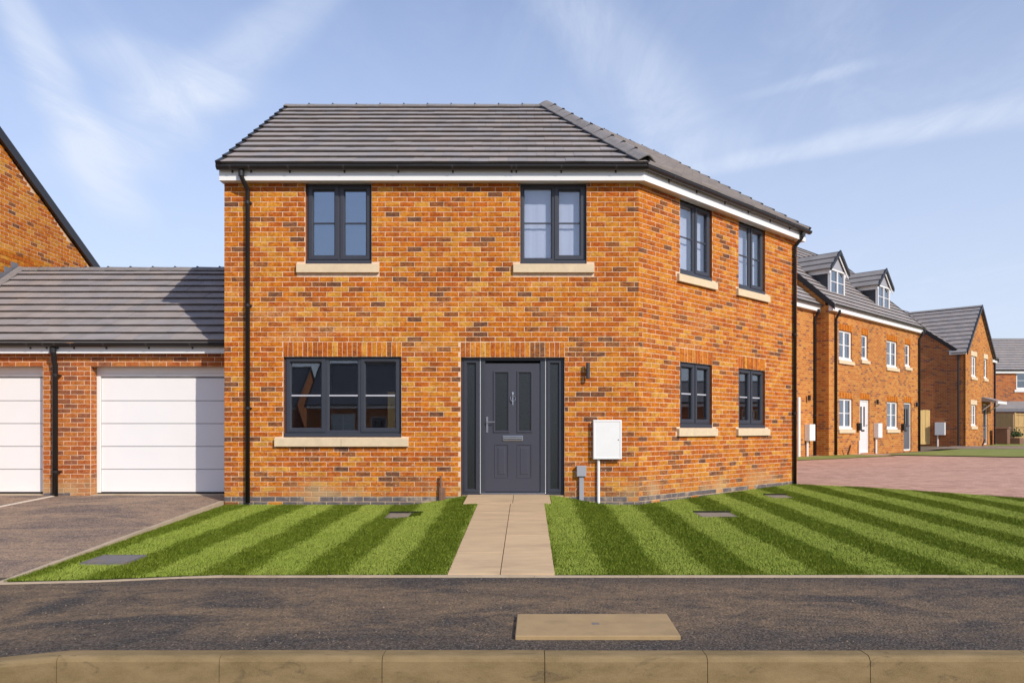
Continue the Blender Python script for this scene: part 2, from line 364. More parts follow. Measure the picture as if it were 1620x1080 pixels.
class MB:
    def __init__(s): s.v = []; s.f = []; s.mi = []; s.uv = []
    def quad(s, pts, mi=0, uv=None):
        k = len(s.v); s.v += [tuple(p) for p in pts]; s.f.append(tuple(range(k, k + len(pts)))); s.mi.append(mi); s.uv.append(uv)
        return s
    def box(s, F, s0, s1, d0, d1, z0, z1, mi=0):
        P = [F.p(a, d, z) for z in (z0, z1) for d in (d0, d1) for a in (s0, s1)]
        k = len(s.v); s.v += [tuple(p) for p in P]
        for q in ((0, 1, 5, 4), (2, 6, 7, 3), (0, 4, 6, 2), (1, 3, 7, 5), (4, 5, 7, 6), (0, 2, 3, 1)):
            s.f.append(tuple(k + i for i in q)); s.mi.append(mi); s.uv.append(None)
        return s
    def ring(s, F, s0, s1, z0, z1, prof, mi=0):
        """a mitred frame round a rectangle: prof = [(inset, d), ...]"""
        k = len(s.v); n = len(prof)
        for (i, d) in prof:
            for (a, z) in ((s0 + i, z0 + i), (s1 - i, z0 + i), (s1 - i, z1 - i), (s0 + i, z1 - i)): s.v.append(tuple(F.p(a, d, z)))
        for j in range(n - 1):
            for c in range(4):
                c2 = (c + 1) % 4
                s.f.append((k + 4 * j + c, k + 4 * j + c2, k + 4 * j + 4 + c2, k + 4 * j + 4 + c)); s.mi.append(mi); s.uv.append(None)
        return s
    def cyl(s, a, b, r, n=12, mi=0, r2=None, caps=True):
        a = Vector(a); b = Vector(b); d = (b - a).normalized(); x = d.orthogonal().normalized(); y = d.cross(x)
        r2 = r if r2 is None else r2; k = len(s.v)
        for q, rr in ((a, r), (b, r2)):
            for i in range(n):
                t = 2 * math.pi * i / n; s.v.append(tuple(q + x * math.cos(t) * rr + y * math.sin(t) * rr))
        for i in range(n):
            j = (i + 1) % n; s.f.append((k + i, k + j, k + n + j, k + n + i)); s.mi.append(mi); s.uv.append(None)
        if caps:
            s.f.append(tuple(k + i for i in reversed(range(n)))); s.mi.append(mi); s.uv.append(None)
            s.f.append(tuple(k + n + i for i in range(n))); s.mi.append(mi); s.uv.append(None)
        return s
    def tube(s, pts, r, n=12, mi=0):
        pts = [Vector(p) for p in pts]; k = len(s.v); N = len(pts)
        ref = None
        for i, p in enumerate(pts):
            d = (pts[min(i + 1, N - 1)] - pts[max(i - 1, 0)]).normalized()
            if ref is None: ref = d.orthogonal().normalized()
            x = (ref - d * ref.dot(d)).normalized(); ref = x; y = d.cross(x)
            for q in range(n):
                t = 2 * math.pi * q / n; s.v.append(tuple(p + x * math.cos(t) * r + y * math.sin(t) * r))
        for i in range(N - 1):
            for q in range(n):
                j = (q + 1) % n; s.f.append((k + i * n + q, k + i * n + j, k + (i + 1) * n + j, k + (i + 1) * n + q)); s.mi.append(mi); s.uv.append(None)
        for base, rv in ((k, True), (k + (N - 1) * n, False)):
            ids = [base + q for q in range(n)]; s.f.append(tuple(reversed(ids) if rv else ids)); s.mi.append(mi); s.uv.append(None)
        return s
    def prism(s, poly, ax):
        """extrude polygon points (list of Vector) by vector ax"""
        k = len(s.v); n = len(poly)
        s.v += [tuple(p) for p in poly] + [tuple(Vector(p) + ax) for p in poly]
        s.f.append(tuple(range(k, k + n))); s.f.append(tuple(reversed(range(k + n, k + 2 * n)))); s.mi += [0, 0]; s.uv += [None, None]
        for i in range(n):
            j = (i + 1) % n; s.f.append((k + j, k + i, k + n + i, k + n + j)); s.mi.append(0); s.uv.append(None)
        return s
    def mesh(s, name, mats, smooth=False):
        me = bpy.data.meshes.new(name); me.from_pydata(s.v, [], s.f)
        mats = mats if isinstance(mats, (list, tuple)) else [mats]
        for m in mats: me.materials.append(m)
        me.polygons.foreach_set('material_index', np.array(s.mi, dtype=np.int32))
        if any(u is not None for u in s.uv):
            l = me.uv_layers.new(name='UVMap'); arr = []
            for f, u in zip(s.f, s.uv):
                arr += [c for q in (u if u is not None else [(0, 0)] * len(f)) for c in q]
            l.data.foreach_set('uv', np.array(arr, dtype=np.float32))
        if smooth: me.polygons.foreach_set('use_smooth', np.ones(len(s.f), dtype=bool))
        me.update(); return me
    def build(s, name, mats, parent=None, bevel=0.0, smooth=False, fix=False):
        me = s.mesh(name, mats, smooth)
        if fix or smooth:
            bm = bmesh.new(); bm.from_mesh(me)
            if smooth: bmesh.ops.remove_doubles(bm, verts=bm.verts, dist=1e-5)
            bmesh.ops.recalc_face_normals(bm, faces=bm.faces); bm.to_mesh(me); bm.free()
        o = bpy.data.objects.new(name, me); COL.objects.link(o)
        adopt(o, parent)
        if bevel:
            b = o.modifiers.new('bevel', 'BEVEL'); b.width = bevel; b.segments = 2; b.limit_method = 'ANGLE'; b.angle_limit = R(40)
        return o
def adopt(o, parent):
    """geometry is in world metres: a thing's direct parts undo the Empty's offset, deeper pieces inherit"""
    if parent is None: return
    o.parent = parent
    if parent.type == 'EMPTY': o.location = -Vector(parent.location)

def wall_mesh(mb, F, w, z0, z1, openings, thick, mi=0, rmi=None, top=None, d=0.0, close=True):
    """a slab with rectangular openings (s0,s1,z0,z1); top = list of (s,z) above z1 for gables; UV in metres"""
    xs = sorted({0, w, *[a for o in openings for a in o[:2] if 0 < a < w]})
    zs = sorted({z0, z1, *[a for o in openings for a in o[2:] if z0 < a < z1]})
    def inside(a, z): return any(o[0] < a < o[1] and o[2] < z < o[3] for o in openings)
    for i in range(len(xs) - 1):
        for j in range(len(zs) - 1):
            a0, a1, b0, b1 = xs[i], xs[i + 1], zs[j], zs[j + 1]
            if inside((a0 + a1) / 2, (b0 + b1) / 2): continue
            uv = [(a0 + F.uo, b0), (a1 + F.uo, b0), (a1 + F.uo, b1), (a0 + F.uo, b1)]
            mb.quad([F.p(a0, d, b0), F.p(a1, d, b0), F.p(a1, d, b1), F.p(a0, d, b1)], mi, uv)
            mb.quad([F.p(a1, d - thick, b0), F.p(a0, d - thick, b0), F.p(a0, d - thick, b1), F.p(a1, d - thick, b1)], mi, uv)
    for (a0, a1, b0, b1) in openings:
        q = [(a0, b0), (a1, b0), (a1, b1), (a0, b1)]
        for c in range(4):
            (sa, za), (sb, zb) = q[c], q[(c + 1) % 4]
            mb.quad([F.p(sb, d, zb), F.p(sa, d, za), F.p(sa, d - thick, za), F.p(sb, d - thick, zb)], mi if rmi is None else rmi, [(sb, zb), (sa, za), (sa, za + thick), (sb, zb + thick)] if sa != sb else [(0, zb), (0, za), (thick, za), (thick, zb)])
    if close:
        q = [(0, z0), (w, z0), (w, z1), (0, z1)]
        for c in range(4):
            (sa, za), (sb, zb) = q[c], q[(c + 1) % 4]
            mb.quad([F.p(sa, d, za), F.p(sb, d, zb), F.p(sb, d - thick, zb), F.p(sa, d - thick, za)], mi, [(sa, za), (sb, zb), (sb, zb + thick), (sa, za + thick)] if sa != sb else [(thick, za), (thick, zb), (0, zb), (0, za)])
    if top:
        poly = [(0, z1)] + list(reversed([(w, z1)] + list(reversed(top)))) if False else [(w, z1)] + list(top) + [(0, z1)]
        mb.quad([F.p(a, d, z) for a, z in poly], mi, poly)
        mb.quad([F.p(a, d - thick, z) for a, z in reversed(poly)], mi, list(reversed(poly)))
    return mb

# ------------------------------------------------------------------ bricks
BL, BH = .2224, .07566       # pitch along and up
JT = .0095
def brick_shape(w, h, out, r):
    """one brick centred on 0, local x along, y up, z out of the wall: slightly uneven arris, ~40 triangles"""
    hw, hh = w / 2, h / 2
    o = [(-hw, -hh), (-hw * .34, -hh), (hw * .34, -hh), (hw, -hh), (hw, hh), (hw * .34, hh), (-hw * .34, hh), (-hw, hh)]
    jit = lambda k: (r.random() - .5) * k
    o = [(x + jit(.003), y + jit(.0032)) for x, y in o]
    tilt = jit(.004); tilt2 = jit(.003)
    v = [(x, y, -.004) for x, y in o]
    v += [(x, y, out - .002 + tilt * x / hw * .5 + tilt2 * y / hh * .5) for x, y in o]
    v += [(x - math.copysign(.0035, x), y - math.copysign(.0035, y), out + jit(.0016) + tilt * x / hw * .5 + tilt2 * y / hh * .5) for x, y in o]
    f = []
    for L in (0, 8):
        for i in range(8):
            j = (i + 1) % 8; f.append((L + i, L + j, L + 8 + j, L + 8 + i))
    f.append(tuple(range(16, 24)))
    return v, f
_rr = random.Random(3)
def mesh_from(v, f, name, mat):
    me = bpy.data.meshes.new(name); me.from_pydata(v, [], f); me.materials.append(mat); me.update(); return me
STRETCHER = [mesh_from(*brick_shape(BL - JT, BH - JT, .0042 + _rr.random() * .0015, _rr), 'brick', BR[0]) for _ in range(10)]

def pick(mats, w):
    return _rr.choices(range(len(mats)), w)[0]

def lay_bricks(F, w, z0, z1, holes, soldiers=(), blue_below=None, first=0.0, slope=None, phase=0):
    """running bond over the wall less the holes; returns [(s0,s1,z0,z1,kind)]"""
    out = []
    n = int(math.ceil((z1 - z0) / BH))
    solid = list(holes) + [(a, b, c, d) for a, b, c, d in soldiers]
    for k in range(n):
        za = z0 + k * BH; zb = min(za + BH - JT, z1)
        if zb - za < .02: continue
        zc = (za + zb) / 2
        spans = [(first, w)]
        for (a, b, c, d) in solid:
            lo, hi = max(za, c), min(zb, d)
            if hi - lo > .012:
                ns = []
                for (p, q) in spans:
                    if b <= p or a >= q: ns.append((p, q)); continue
                    if a > p: ns.append((p, a))
                    if b < q: ns.append((b, q))
                spans = ns
        x = -BL * (.5 if (k + phase) % 2 else 0) - .002
        while x < w:
            a, b = x, x + BL - JT
            for (p, q) in spans:
                pp = p + (JT * .5 if p > 0 else 0); qq = q - (JT * .5 if q < w else 0)
                c, d = max(a, pp), min(b, qq)
                if d - c > .025:
                    if slope and slope(c) < zb + .01 or slope and slope(d) < zb + .01: continue
                    out.append((c, d, za, zb, 'blue' if blue_below is not None and zb <= blue_below + .005 else 'run'))
            x += BL
    for (a, b, c, d) in soldiers:
        m = max(1, round((b - a) / .0752)); st = (b - a) / m
        for i in range(m):
            out.append((a + i * st + JT * .45, a + (i + 1) * st - JT * .45, c + JT * .5, d - JT * .6, 'soldier'))
    return out

def place_bricks(rects, F, parent, near=None, limit=300, mats=BR, weights=BRW, name='brick'):
    """the bricks nearest the camera become pieces of their own, the rest one joined part"""
    basis = Matrix((F.u, Vector((0, 0, 1)), F.n)).transposed().to_4x4()
    full = [i for i, r in enumerate(rects) if (r[4] == 'run' and abs((r[1] - r[0]) - (BL - JT)) < .004 and abs(r[3] - r[2] - BH + JT) < .004) or r[4] == 'soldier']
    full.sort(key=lambda i: (rects[i][4] != 'soldier', near(rects[i]) if near else i))
    single = set(full[:limit])
    allm = list(mats) + [BLUE]
    V = []; Fc = []; MI = []
    for i, (a, b, c, d, kind) in enumerate(rects):
        mi = len(mats) if kind == 'blue' else pick(mats, weights)
        if kind == 'blue' and _rr.random() < .08: mi = pick(mats, weights)
        ctr = F.p((a + b) / 2, 0, (c + d) / 2)
        if i in single:
            o = bpy.data.objects.new(name, _rr.choice(STRETCHER)); COL.objects.link(o)
            mt = basis.copy(); mt.translation = ctr
            if kind == 'soldier':
                # a brick on end
                sx = (d - c) / (BL - JT); sy = (b - a) / (BH - JT)
                mt = mt @ Matrix.Rotation(R(90), 4, 'Z') @ Matrix.Diagonal((sx, sy, 1, 1))
            elif _rr.random() < .5: mt = mt @ Matrix.Rotation(R(180), 4, 'Z')
            o.parent = parent; o.matrix_basis = mt
            o.material_slots[0].link = 'OBJECT'; o.material_slots[0].material = allm[mi]
            continue
        v, f = brick_shape(b - a, d - c, .0038 + _rr.random() * .002, _rr)
        k = len(V)
        V += [tuple(ctr + F.u * x + Vector((0, 0, y)) + F.n * z) for x, y, z in v]
        Fc += [tuple(k + t for t in q) for q in f]; MI += [mi] * len(f)
    if V:
        me = bpy.data.meshes.new('brickwork'); me.from_pydata(V, [], Fc)
        for m in allm: me.materials.append(m)
        me.polygons.foreach_set('material_index', np.array(MI, dtype=np.int32)); me.update()
        o = bpy.data.objects.new('brickwork', me); COL.objects.link(o); o.parent = parent; o['kind'] = 'stuff'
    return len(single)

# ------------------------------------------------------------------ roof tiles
def clip(poly, a, b):
    """keep the part of poly left of the line a->b"""
    out = []
    def side(p): return (b[0] - a[0]) * (p[1] - a[1]) - (b[1] - a[1]) * (p[0] - a[0])
    for i in range(len(poly)):
        p, q = poly[i], poly[(i + 1) % len(poly)]; sp, sq = side(p), side(q)
        if sp >= 0: out.append(p)
        if sp * sq < 0:
            t = sp / (sp - sq); out.append((p[0] + t * (q[0] - p[0]), p[1] + t * (q[1] - p[1])))
    return out
def tile_solid(poly, b0, gauge, nose=.030):
    """top face, thick tail with an undercut nose"""
    top = lambda b: .054 - .038 * (b - b0) / gauge
    n = len(poly); v = [(a, b, top(b)) for a, b in poly] + [(a, b + (nose if b - b0 < 1e-4 else 0), top(b) - .034) for a, b in poly]
    f = [tuple(range(n)), tuple(reversed(range(n, 2 * n)))] + [((i + 1) % n, i, n + i, n + (i + 1) % n) for i in range(n)]
    return v, f
_tile_mesh = {}
def lay_tiles(org, e, g, poly, rows, tw, parent, limit, mats=TILE, near=None, name='tile', lap=.05, nose=.030):
    """interlocking flat tiles in half bond on a roof slope; poly in (along, up) metres, counter-clockwise"""
    e = Vector(e).normalized(); g = Vector(g).normalized(); m = e.cross(g)
    basis = Matrix((e, g, m)).transposed().to_4x4()
    bmax = max(p[1] for p in poly); gauge = bmax / rows
    amin, amax = min(p[0] for p in poly), max(p[0] for p in poly)
    todo = []
    k = 0
    while k * gauge < bmax - .02:
        b0 = k * gauge; a = amin - (tw / 2 if k % 2 else 0) - .001
        while a < amax:
            rect = [(a + .0015, b0), (a + tw - .0015, b0), (a + tw - .0015, min(b0 + gauge + lap, bmax + .02)), (a + .0015, min(b0 + gauge + lap, bmax + .02))]
            q = rect
            for i in range(len(poly)):
                pa, pb = poly[i], poly[(i + 1) % len(poly)]
                if abs(pa[1] - pb[1]) < 1e-6: continue
                q = clip(q, pa, pb)
                if len(q) < 3: break
            if len(q) >= 3:
                full = len(q) == 4 and q == rect and b0 + gauge + lap < bmax + .02
                area = abs(sum(q[i][0] * q[(i + 1) % len(q)][1] - q[(i + 1) % len(q)][0] * q[i][1] for i in range(len(q)))) / 2
                if area > .002: todo.append((full, a, b0, q))
            a += tw
        k += 1
    order = sorted([i for i, t in enumerate(todo) if t[0]], key=lambda i: near(org + e * todo[i][1] + g * todo[i][2]) if near else i)
    single = set(order[:limit])
    key = (round(tw, 4), round(gauge, 4), nose)
    if key not in _tile_mesh:
        v, f = tile_solid([(.0015, 0), (tw - .0015, 0), (tw - .0015, gauge + lap), (.0015, gauge + lap)], 0, gauge, nose)
        _tile_mesh[key] = mesh_from(v, f, 'tile', mats[0])
    V = []; Fc = []; MI = []
    for i, (full, a, b0, q) in enumerate(todo):
        mi = _rr.randrange(len(mats)); dz = (_rr.random() - .5) * .004
        if i in single:
            o = bpy.data.objects.new(name, _tile_mesh[key]); COL.objects.link(o)
            mt = basis.copy(); mt.translation = org + e * a + g * b0 + m * dz
            o.parent = parent; o.matrix_basis = mt @ Matrix.Rotation((_rr.random() - .5) * .006, 4, 'Z') @ Matrix.Rotation((_rr.random() - .5) * .006, 4, 'Y')
            o.material_slots[0].link = 'OBJECT'; o.material_slots[0].material = mats[mi]
        else:
            v, f = tile_solid(q, b0, gauge, nose); n0 = len(V)
            V += [tuple(org + e * x + g * y + m * (z + dz)) for x, y, z in v]; Fc += [tuple(n0 + t for t in ff) for ff in f]; MI += [mi] * len(f)
    if V:
        me = bpy.data.meshes.new('tiling'); me.from_pydata(V, [], Fc)
        for mm in mats: me.materials.append(mm)
        me.polygons.foreach_set('material_index', np.array(MI, dtype=np.int32)); me.update()
        o = bpy.data.objects.new('tiling', me); COL.objects.link(o); o.parent = parent; o['kind'] = 'stuff'
    return len(single)

def ridge_mesh(L, half, drop, th=.016):
    prof = [(-half, -drop), (-half * .45, -drop * .30), (-half * .12, 0), (half * .12, 0), (half * .45, -drop * .30), (half, -drop)]
    inner = [(y, z - th) for y, z in prof]
    n = len(prof); v = []
    for x, lift in ((0, .008), (L, 0)):
        v += [(x, y, z + lift) for y, z in prof] + [(x, y, z + lift) for y, z in inner]
    f = []
    for i in range(n - 1):
        f.append((i, i + 1, 2 * n + i + 1, 2 * n + i)[::-1]); f.append((n + i, n + i + 1, 3 * n + i + 1, 3 * n + i))
        f.append((i, i + 1, n + i + 1, n + i)); f.append((2 * n + i, 2 * n + i + 1, 3 * n + i + 1, 3 * n + i)[::-1])
    f.append((0, n, 3 * n, 2 * n)); f.append((n - 1, 2 * n - 1, 4 * n - 1, 3 * n - 1)[::-1])
    return v, f
_ridge = {}
def lay_ridge(p0, p1, parent, half=.135, drop=.075, pitch=.46, union=True, name='ridge_tile', lift=.06, mat=None):
    p0 = Vector(p0); p1 = Vector(p1); d = p1 - p0; L = d.length; d.normalize()
    n = max(1, round(L / pitch)); st = L / n
    side = d.cross(Vector((0, 0, 1))).normalized() * -1; up = d.cross(side)
    if up.z < 0: side = -side; up = d.cross(side)
    key = (round(st, 3), half, drop)
    if key not in _ridge:
        v, f = ridge_mesh(st - .004, half, drop); me = mesh_from(v, f, name, M['ridge'])
        bm = bmesh.new(); bm.from_mesh(me); bmesh.ops.recalc_face_normals(bm, faces=bm.faces); bm.to_mesh(me); bm.free()
        _ridge[key] = me
        ub = MB(); hh = half
        pr = [(-hh * .55, -drop * .42), (-hh * .14, .006), (hh * .14, .006), (hh * .55, -drop * .42)]
        ub.prism([Vector((-.016, y, z - .004)) for y, z in pr], Vector((.032, 0, 0)))
        ub.box(Fr(-.012, 0, 1, 0), 0, .024, -.02, .02, .0, .016)
        _ridge[(key, 'u')] = ub.mesh('ridge_union', M['black'])
    basis = Matrix((d, side, up)).transposed().to_4x4()
    for i in range(n):
        o = bpy.data.objects.new(name, _ridge[key]); COL.objects.link(o); o.parent = parent
        mt = basis.copy(); mt.translation = p0 + d * (i * st) + up * (lift + (_rr.random() - .5) * .004)
        o.matrix_basis = mt @ Matrix.Rotation((_rr.random() - .5) * .01, 4, 'Z')
        if mat: o.material_slots[0].link = 'OBJECT'; o.material_slots[0].material = mat
        if union and i:
            u = bpy.data.objects.new('ridge_union', _ridge[(key, 'u')]); COL.objects.link(u); u.parent = parent
            mt = basis.copy(); mt.translation = p0 + d * (i * st) + up * (lift + .006); u.matrix_basis = mt

def sweep(path, prof, closed=True):
    """mitred sweep of a (d, z) profile along wall points [(point, outward normal, scale)]"""
    mb = MB(); n = len(prof)
    for (P, N, k) in path:
        for d, z in prof: mb.v.append(tuple(Vector((P[0], P[1], 0)) + N * d * k + Vector((0, 0, z))))
    for i in range(len(path) - 1):
        for j in range(n if closed else n - 1):
            j2 = (j + 1) % n
            mb.f.append((i * n + j, i * n + j2, (i + 1) * n + j2, (i + 1) * n + j)); mb.mi.append(0); mb.uv.append(None)
    if closed:
        mb.f.append(tuple(reversed(range(n)))); mb.f.append(tuple((len(path) - 1) * n + i for i in range(n))); mb.mi += [0, 0]; mb.uv += [None, None]
    return mb

def gutter_prof(dc, zc, r, th=.004, n=9):
    outer = [(dc - r * math.cos(t), zc - r * math.sin(t)) for t in [math.pi * i / (n - 1) for i in range(n)]]
    inner = [(dc - (r - th) * math.cos(t), zc - (r - th) * math.sin(t)) for t in [math.pi * i / (n - 1) for i in range(n)]]
    return outer + list(reversed(inner))

# ------------------------------------------------------------------ windows
def window(parent, F, s0, s1, z0, z1, lights, frame='anthracite', recess=.065, glass='glass', bars=1, fw=.040, sw=.068, sub=True, vents=True, bar_mat=None, handles=False, simple=False):
    """outer frame > sashes, panes, glazing bars; lights = list of (share, 'sash'|'fixed')"""
    fm = M[frame]; d = -recess
    sh = .055 if sub else 0
    mb = MB(); mb.ring(F, s0 + .004, s1 - .004, z0 + sh, z1 - .004, [(0, d - .06), (0, d), (fw, d), (fw + .006, d - .012), (fw + .006, d - .06)])
    tot = sum(l[0] for l in lights); a = s0 + fw * .5; span = (s1 - s0) - fw; edges = [a]
    for l in lights: a += span * l[0] / tot; edges.append(a)
    for e in edges[1:-1]: mb.box(F, e - fw * .55, e + fw * .55, d - .058, d - .001, z0 + sh + fw, z1 - fw)
    w = mb.build('window', fm, parent, bevel=0 if simple else .003, fix=True)
    if sub:
        mb = MB(); mb.box(F, s0 + .002, s1 - .002, d - .06, d + .045, z0 + .004, z0 + sh + .002); mb.build('window_cill', fm, w, bevel=0 if simple else .004)
    zb, zt = z0 + sh + fw * .55, z1 - fw * .55
    for i, (sh_, kind) in enumerate(lights):
        a, b = edges[i] + fw * .35, edges[i + 1] - fw * .35
        k = sw if kind == 'sash' else .030
        dd = d + (.012 if kind == 'sash' else -.004)
        MB().ring(F, a, b, zb, zt, [(0, d - .045), (0, dd), (k - .014, dd), (k, dd - .018), (k, d - .045)]).build('sash' if kind == 'sash' else 'glazing_bead', fm, w, bevel=0 if simple else .002, fix=True)
        ga, gb, gz, gt = a + k - .004, b - k + .004, zb + k - .004, zt - k + .004
        MB().box(F, ga, gb, d - .034, d - .028, gz, gt).build('pane', M[glass], w)
        for q in range(bars):
            zm = gz + (gt - gz) * (q + 1) / (bars + 1)
            MB().box(F, ga, gb, d - .027, d - .015, zm - .011, zm + .011).build('glazing_bar', M[bar_mat] if bar_mat else fm, w)
        if vents and kind == 'sash':
            MB().box(F, a + .06, b - .06, dd - .004, dd + .014, zt - k + .014, zt - k + .034).build('trickle_vent', M['black'], w, bevel=.003)
    return w

def sill(parent, F, s0, s1, z0, z1, out=.055, joints=(), mat='stone'):
    cuts = [s0] + list(joints) + [s1]
    for a, b in zip(cuts[:-1], cuts[1:]):
        mb = MB()
        g = .002 if joints else 0
        P = [(-.08, z0), (out, z0), (out, z1 - .012), (-.06, z1), (-.08, z1)]
        mb.prism([F.p(a + (g if a != s0 else 0), d, z) for d, z in P], F.u * (b - a - (g if a != s0 else 0) - (g if b != s1 else 0)))
        mb.build('window_sill', M[mat], parent, bevel=.004, fix=True)

def downpipe(parent, F, s, z0, ztop, dtop, r=.034, name='downpipe', soff=.0, dw=.055):
    mb = MB()
    pts = [F.p(s + soff, dtop, ztop), F.p(s + soff, dtop, ztop - .09), F.p(s + soff * .8, dtop - .02, ztop - .13), F.p(s, dw + .02, ztop - .25), F.p(s, dw, ztop - .29), F.p(s, dw, z0)]
    mb.tube(pts, r, 14)
    o = mb.build(name, M['black'], parent, smooth=False)
    o.data.polygons.foreach_set('use_smooth', np.ones(len(o.data.polygons), dtype=bool))
    z = ztop - .45
    MB().cyl(F.p(s + soff, dtop, ztop - .02), F.p(s + soff, dtop, ztop - .10), r + .008, 14).build('outlet', M['black'], o)
    while z > z0 + .2:
        b = MB(); b.cyl(F.p(s, dw, z - .02), F.p(s, dw, z + .02), r + .006, 14); b.box(F, s - .01, s + .05, .0075, dw - r * .6, z - .012, z + .012)
        b.build('pipe_clip', M['black'], o); z -= 1.55
    return o

# ------------------------------------------------------------------ levels of the ground
YB = [-200, 6.8, 11.9, 15.4, 26.3, 39.4, 60, 400]; ZB = [-.30, -.292, -.172, -.105, .120, .190, .2, .2]
def base(y): return np.interp(y, YB, ZB)
def pathz(y): return -.640 + .052 * np.asarray(y, dtype=float)
PX0, PX1 = -.668, .268
def lawnz(x, y):
    x = np.asarray(x, dtype=float); y = np.asarray(y, dtype=float)
    dd = np.maximum(np.maximum(PX0 - x, x - PX1), 0); t = np.clip(1 - dd / 1.15, 0, 1); t = t * t * (3 - 2 * t)
    b = base(y); p = pathz(np.minimum(y, 12.0)) - .004
    return b + (p - b) * t

def sheet(name, xs_of, ys, zf, mat, kind='structure', nx=30, off=0.0):
    """grid sheet: for each y a left and a right end"""
    V = []; Fc = []
    for y in ys:
        l, r = xs_of(y)
        for i in range(nx + 1):
            x = l + (r - l) * i / nx; V.append((x, y, float(zf(x, y)) + off))
    for j in range(len(ys) - 1):
        for i in range(nx):
            a = j * (nx + 1) + i; Fc.append((a, a + 1, a + nx + 2, a + nx + 1))
    me = bpy.data.meshes.new(name); me.from_pydata(V, [], Fc); me.materials.append(mat); me.update()
    me.polygons.foreach_set('use_smooth', np.ones(len(Fc), dtype=bool))
    o = bpy.data.objects.new(name, me); COL.objects.link(o); o['kind'] = kind
    return o

# ================================================================== THE SETTING
TH = R(45.3); CU, SU = math.cos(TH), math.sin(TH)
def ground_z(x, y):
    b = base(y) - .06
    return np.where(np.asarray(y) < 4.5, -.60, b)
ys = [-400, -60, 4.40, 4.52, 6.0, 6.8, 9, 11.9, 15.4, 20, 26.3, 32, 39.4, 60, 140, 600]
sheet('ground', lambda y: (-400, 500), ys, ground_z, M['soil'], nx=24)
sheet('road', lambda y: (-90, 90), [-5.2, -2, 1, 3, 4.0, 4.404], lambda x, y: -.462 - .004 * (4.404 - y), M['road'], nx=30)
def footz(x, y):
    t = min(1, max(0, (-2.63 - x) / .914)); return -.304 + .004 * (y - 4.535) / 2.2 - .085 * t * max(0, 1 - (y - 4.535) / 1.4)
sheet('footway', lambda y: (-60, 60), [4.535, 4.7, 4.9, 5.2, 5.6, 5.95, 6.3, 6.5, 6.76], footz, M['footway'], nx=240)
def drivez(x, y): return -.302 + .0352 * (y - 6.7)
sheet('driveway', lambda y: (-9.6, -4.38 - .2 * (y - 6.5) / 5.4), [6.5, 7.5, 8.5, 9.5, 10.5, 11.5, 12.3, 12.719], drivez, M['driveway'], nx=12)
def ltop(x):
    if x < 1.728: return 11.9
    if x < 5.30: return 11.9 + (x - 1.728) * math.tan(TH)
    return float(np.interp(x, [5.30, 6.5, 8.2, 10.5, 12.5], [15.52, 14.75, 12.9, 10.4, 8.2]))
def lleft(y): return float(np.interp(y, [6.50, 6.80, 11.9], [-4.30, -4.32, -4.53]))
def lfront(x): return float(np.interp(x, [-4.36, -3.6, -2.95, -2.6, 50], [6.50, 6.60, 6.76, 6.80, 6.80]))
# the two lawns, each a sheet under its grass
def lawn_sheet_obj(name, xs, y0f, y1f):
    V = []; Fc = []; n = 34
    for x in xs:
        a, b = y0f(x), y1f(x)
        for j in range(n + 1):
            y = a + (b - a) * j / n; xx = x
            V.append((xx, y, float(lawnz(xx, y)) + .004))
    for i in range(len(xs) - 1):
        for j in range(n):
            a = i * (n + 1) + j; Fc.append((a, a + n + 1, a + n + 2, a + 1))
    me = bpy.data.meshes.new(name); me.from_pydata(V, [], Fc); me.materials.append(M['lawn']); me.update()
    o = bpy.data.objects.new(name, me); COL.objects.link(o); o['kind'] = 'structure'
sheet('lawn', lambda y: (lleft(y), PX0 if y >= 6.8 else float(np.interp(y, [6.5, 6.6, 6.76, 6.80], [-4.30, -3.6, -2.95, -2.6]))), [6.52, 6.58, 6.66, 6.74, 6.7999] + list(np.linspace(6.8, 11.9, 40)), lambda x, y: lawnz(x, y), M['lawn'], nx=40, off=.004)
lawn_sheet_obj('lawn', list(np.linspace(PX1, 12.4, 110)), lfront, ltop)

# block paved court, verges and the lane by the far houses
sheet('block_paving', lambda y: (4.2, 60), list(np.linspace(8, 28, 12)), lambda x, y: base(y), M['paving'], nx=10, off=-.012)
def quad_sheet(name, pts, mat, off):
    me = bpy.data.meshes.new(name); me.from_pydata([(x, y, float(base(y)) + off) for x, y in pts], [], [tuple(range(len(pts)))]); me.materials.append(mat); me.update()
    o = bpy.data.objects.new(name, me); COL.objects.link(o); o['kind'] = 'structure'
quad_sheet('verge_grass', [(12.2, 26.6), (15.6, 25.2), (45, 25.6), (45, 33.0), (18.6, 33.2)], M['far_grass'], .02)
quad_sheet('lane', [(16.9, 33.0), (45, 33.0), (45, 37.5), (20.5, 37.5)], M['driveway'], .026)
quad_sheet('verge_grass', [(21.9, 37.5), (45, 37.5), (60, 56), (36, 56)], M['far_grass'], .03)
quad_sheet('verge_grass', [(8.0, 23.4), (12.4, 26.1), (11.2, 27.0), (7.0, 24.2)], M['far_grass'], .004)

